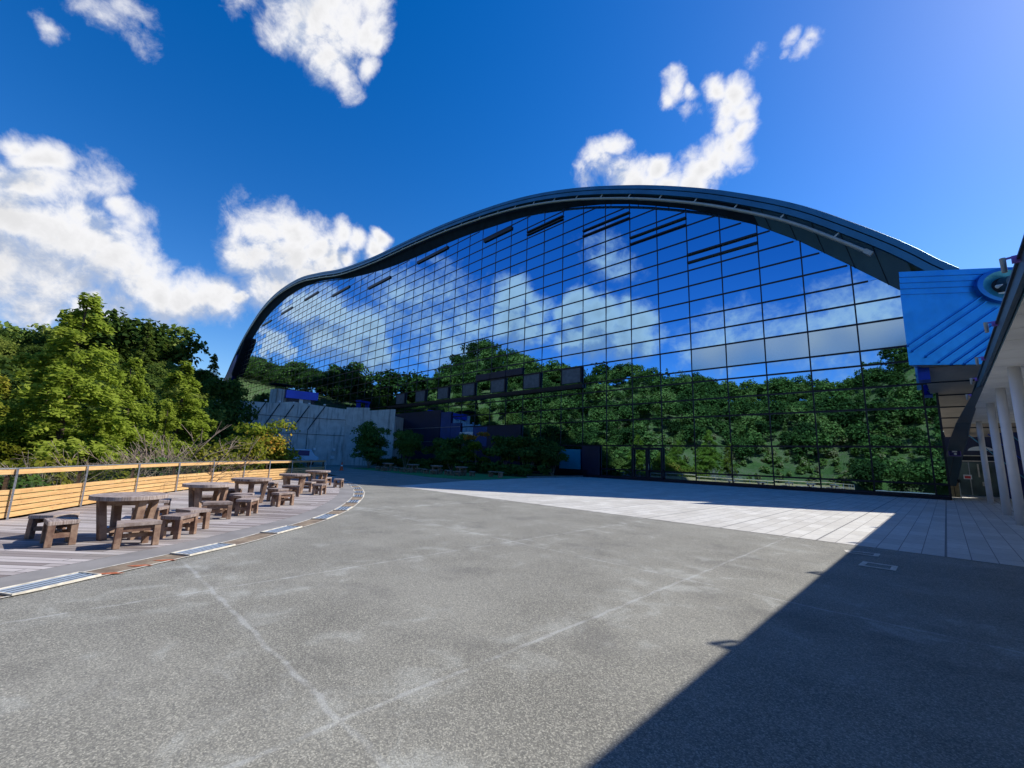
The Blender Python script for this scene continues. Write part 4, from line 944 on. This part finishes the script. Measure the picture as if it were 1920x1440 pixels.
CE = Stock(tree_proto('cedar_tree', feathery(13, 3.0, 9000, .36, .15), G2, 12, .2))
BD.put((-50.5, 9.6, -1.5), (.98, .98, 1.12), 'dark shaded evergreen tree left of the concrete wall', 'tree', None)
BD.put((-45.5, 9.4, -2.0), (.55, .55, .62), 'small dark evergreen behind the orange tinted maple', 'tree', None)
CE.put((-80, 5.8, gz(-80, 5.8)), (1.0, 1.0, (19.8 - gz(-80, 5.8)) / 13), 'dark cedar rising above the hillside crest left of the roof', 'tree', None)
CE.put((-70, 12.5, gz(-70, 12.5)), .62, 'small dark cedar on the crest beside the roof end', 'tree', None)
# trees of the hillside seen above the fence
HL = ['dark rounded broadleaf tree on the wooded hillside beyond the fence', 'olive broadleaf tree on the wooded hillside beyond the fence', 'tall olive tree on the wooded hillside beyond the fence']
spots = []
for _ in range(4000):
    az = rng.uniform(163, 193); rho = 27 + 82 * rng.uniform(0, 1) ** .75; x, y = CX + rho * math.cos(R(az)), CY + rho * math.sin(R(az))
    if y > 16 or (y + 2.0) / -x > .205: continue
    if rho < 31 and az < 174: continue
    md = 4.2 + rho * .02
    if all((x - a) ** 2 + (y - b_) ** 2 > md * md for a, b_ in spots): spots.append((x, y))
    if len(spots) >= 118: break
for x, y in spots:
    k = int(rng.integers(0, 3)); E_ = float(np.interp(math.degrees(math.atan2(y, x)) % 360, [166, 172, 178, 184, 190], [.150, .165, .165, .185, .195])) * rng.uniform(.86, 1.03)
    s = min(rng.uniform(.62, .92), max(.28, (1.6 + math.hypot(x, y) * E_ - gz(x, y)) / 9.2))
    B2[k].put((x, y, gz(x, y) - .4), (s, s, s * rng.uniform(.85, 1.1)), HL[k], 'tree', 'trees on the wooded hillside')
# far wood over the rest of the hills, one mass
def wood(n, az0, az1, r0, r1, sc, seed, keep=None, sep=4.6):
    parts = []; tints = []; var = [broad(9, 4.0, 1100, .60, 28)[:2] for _ in range(5)] + [feathery(11, 2.6, 1000, .62, .12)[:2]]
    pts = []; tries = 0
    while len(pts) < n and tries < n * 25:
        tries += 1; az = rng.uniform(az0, az1); rho = math.sqrt(rng.uniform(r0 * r0, r1 * r1)); x, y = CX + rho * math.cos(R(az)), CY + rho * math.sin(R(az))
        if keep and not keep(x, y, az, rho): continue
        if pts and np.min((np.array(pts)[:, 0] - x) ** 2 + (np.array(pts)[:, 1] - y) ** 2) < (sep * sc) ** 2: continue
        pts.append((x, y))
    zs = height(np.array([p[0] for p in pts]), np.array([p[1] for p in pts]))
    for (x, y), z in zip(pts, zs):
        V, tn = var[int(rng.integers(0, 6))]; a = rng.uniform(0, 6.28); s = sc * rng.uniform(.5, 1.2)
        Rm = np.array([[math.cos(a), -math.sin(a), 0], [math.sin(a), math.cos(a), 0], [0, 0, 1]]) * s
        parts.append(V @ Rm.T + np.array([x, y, z - .4])); tints.append(np.clip(tn + rng.normal(-.06, .28), 0, 1))
    return np.concatenate(parts), np.concatenate(tints)
def clear(x, y, az, rho):
    if az < 193.5 and rho < 112: return False
    if 222 < az < 276 and rho < 56 + 7 * math.sin(az * .45): return False
    return True
Va, ta = wood(760, 189, 292, 30, 116, .86, 1, clear, 3.9); Vb, tb_ = wood(900, 166, 190, 96, 430, 1.35, 2, lambda x, y, a, r: y < 16, 3.7)
Vd, td = wood(330, 190, 224, 108, 215, 1.15, 4, None, 4.2); Vc, tcc = wood(170, 120, 178, 50, 190, .5, 3, lambda x, y, a, r: 6 < y < 31 and -185 < x < -68 and (y + 1) / -x > .2, 6)
o = link(bpy.data.objects.new('forest', quad_mesh('forest', np.concatenate([Va, Vb, Vc, Vd]), mat_leaf('leaf_forest', [(0, (.03, .055, .016)), (.4, (.065, .115, .026)), (.75, (.13, .19, .04)), (1, (.21, .25, .06))], .28, 0), np.concatenate([ta, tb_, tcc, td]))))
tag(o, 'dense mixed wood covering the hills round the plaza', 'forest', kind='stuff')
# low scrub on the slopes
n = 1500; az = rng.uniform(150, 282, n); rho = 14 + 52 * rng.uniform(0, 1, n) ** .9; sx, sy = CX + rho * np.cos(np.radians(az)), CY + rho * np.sin(np.radians(az))
ok = (pdist(sx, sy) > 1.3) & ~inside(sx, sy) & (sy < 24) & ~((az < 176) & (sy > 6)); ok &= ~((az > 222) & (az < 276) & (rho > 30) & (rng.uniform(0, 1, n) < .35)); sx, sy = sx[ok], sy[ok]; sz = height(sx, sy); pv = []; pt = []
bv = [broad(1.5, .95, 170, .34, 7, 0)[:2] for _ in range(5)]
for x, y, z in zip(sx, sy, sz):
    V, tn = bv[int(rng.integers(0, 5))]; s = rng.uniform(.5, 1.5); pv.append(V * s + np.array([x, y, z - .1])); pt.append(np.clip(tn + rng.normal(0, .25), 0, 1))
o = link(bpy.data.objects.new('undergrowth', quad_mesh('undergrowth', np.concatenate(pv), mat_leaf('leaf_scrub', [(0, (.08, .12, .022)), (.5, (.18, .23, .045)), (.8, (.28, .27, .08)), (1, (.32, .24, .11))], .38, 0), np.concatenate(pt))))
tag(o, 'rough green and brown scrub on the slope below the wood', 'undergrowth', kind='stuff')
# shrubs right behind the fence
SH = Stock(None); SY = None
def shrub_proto(name, gen, mat):
    V, tn, cc = gen; root = empty(name); link(bpy.data.objects.new('foliage', quad_mesh('foliage', V, mat, tn)), root)
    m = MB()
    for c in (cc if cc is not None else [])[:7]: m.tube((0, 0, -.2), Vector(c) * .9, .03, .01, 5, False)
    if m.f: m.build('stem', M['twig'], root)
    return Stock(root)
YS = shrub_proto('yellow_green_shrub', broad(2.4, 1.5, 3000, .17, 14, .05), G4); GS = shrub_proto('green_shrub', broad(2.4, 1.5, 3000, .17, 14, .05), G6)
for st, x, y, top, w, lb in ((YS, -25.9, 5.2, 1.9, 1.0, 'rounded yellow green shrub behind the fence right of the bare shrubs'),
                             (YS, -27.0, 6.9, 2.2, 1.0, 'largest yellow green shrub behind the middle of the fence'),
                             (GS, -24.0, 3.0, 1.3, 1.1, 'green shrub showing through the fence glass in the middle'),
                             (YS, -20.6, 1.1, 1.0, 1.2, 'low yellow green shrub filling the fence glass at left'),
                             (YS, -20.9, -.6, 1.3, 1.0, 'pale yellow shrub behind the left part of the fence'),
                             (GS, -18.4, -1.3, .9, 1.1, 'low green shrub behind the leftmost fence glass'),
                             (GS, -29.2, 7.4, 1.8, 1.1, 'shaded green shrub left of the maple foot'),
                             (YS, -31.2, 9.6, 1.9, .8, 'bright green shrub at the foot of the maple')):
    z = gz(x, y) - .1; s = (top - z) / 2.4
    st.put((x, y, z), (min(s, 1) * w, min(s, 1) * w, s), lb, 'shrub', 'shrubs behind the deck fence')
def twigs(h, n0=10):
    m = MB()
    def grow(p, d, L_, r, k):
        q = p + d * L_; m.tube(p, q, r, r * .6, 4, False)
        if k == 0: return
        for _ in range(3 if k > 1 else 3):
            e = (d + Vector(rng.normal(0, .42, 3)) + Vector((0, 0, .12))).normalized(); grow(p + d * L_ * rng.uniform(.5, 1), e, L_ * rng.uniform(.5, .8), r * .55, k - 1)
    for _ in range(n0): grow(Vector((rng.normal(0, .15), rng.normal(0, .15), -.2)), Vector((rng.normal(0, .4), rng.normal(0, .5), .9)).normalized(), h * .42, .026, 3)
    return m
TW_ = []
for k in range(2):
    r0 = empty('bare_shrub'); twigs(2.6).build('branches', M['twig'], r0); TW_.append(Stock(r0))
for i, (x, y, top, w, lb) in enumerate(((-20.9, .9, 2.3, 1.5, 'bare twiggy shrub behind the left part of the fence'), (-22.6, 2.2, 2.6, 1.5, 'tangled bare shrub in front of the low conifer'), (-24.6, 4.0, 3.6, 1.5, 'tallest bare shrub with rising pale twigs beside the dark tree'),
                                        (-19.2, -.4, 2.0, 1.5, 'low bare shrub below the tallest conifer'), (-23.7, 2.9, 2.7, 1.5, 'bare shrub between the two yellow green shrubs and the conifers'), (-34.0, 8.2, 3.0, 1.2, 'bare pale shrub left of the maple'))):
    z = gz(x, y) - .1; s = (top - z) / 2.7; TW_[i % 2].put((x, y, z), (s * w, s * w, s), lb, 'shrub', 'bare shrubs behind the fence')
V_, t_, c_ = broad(5.2, 2.6, 9500, .17, 30, .05, .55); MA = tree_proto('maple_tree', (V_, t_, c_), G5, 3.6, .09, 14)
MA.location = (-30.0, 8.5, gz(-30.0, 8.5)); s = (3.95 - MA.location.z) / 5.2; MA.scale = (.92, .92, s); MA.rotation_euler = (0, 0, 1.0); tag(MA, 'maple with green leaves turning orange at the far end of the fence', 'tree')
# planting in front of the glass wall
SP = [shrub_proto('leafy_tree', broad(4.6, 2.2, 5200, .20, 26, .12, .65), G6), shrub_proto('leafy_tree', broad(3.6, 2.0, 4600, .20, 20, .12, .7), G6)]
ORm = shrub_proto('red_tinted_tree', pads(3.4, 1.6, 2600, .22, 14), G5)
for st, x, y, h, w, lb in ((SP[0], -49.0, 25.6, 5.9, 1.15, 'layered green tree in shade before the concrete wing wall'), (SP[1], -45.5, 23.6, 2.6, .95, 'round green bush right of the orange cone'), (SP[1], -44.2, 27.5, 5.0, 1.0, 'dark leafy tree against the wing wall corner'),
                           (SP[1], -41.5, 30.5, 4.1, 1.15, 'dome shaped dark tree behind the second table on the turf'), (SP[0], -38.8, 31.0, 4.5, .95, 'dark tree before the painted blue reflection'), (SP[1], -36.8, 28.6, 2.6, 1.0, 'flowering dark bush behind the third table on the turf'),
                           (ORm, -35.0, 30.4, 4.2, 1.05, 'reddish tinted small tree before the painted white reflection'), (SP[1], -32.0, 31.4, 4.3, 1.15, 'dark rounded tree before the painted navy reflection'), (SP[1], -29.0, 31.6, 4.2, 1.2, 'dark rounded tree left of the teal window'),
                           (SP[0], -26.9, 33.0, 3.6, .75, 'rightmost dark tree of the planting bed beside the teal window')):
    hh = 4.6 if st is SP[0] else 3.4 if st is ORm else 3.6
    st.put((x, y, .0), (w, w, h / hh), lb, 'tree', 'trees in the shaded planting bed')
hv = []; ht = []
for _ in range(150):
    x = rng.uniform(-58, -25.6); y = rng.uniform(28.2, 33) if x < -30 else rng.uniform(27.9, 30.5); V, tn = bv[int(rng.integers(0, 5))]; s = rng.uniform(.4, .85); hv.append(V * s + np.array([x, y, 0])); ht.append(tn * .8)
tag(link(bpy.data.objects.new('ground_cover', quad_mesh('ground_cover', np.concatenate(hv), G6, np.concatenate(ht)))), 'low dark ground cover filling the planting bed', 'ground cover', kind='stuff')
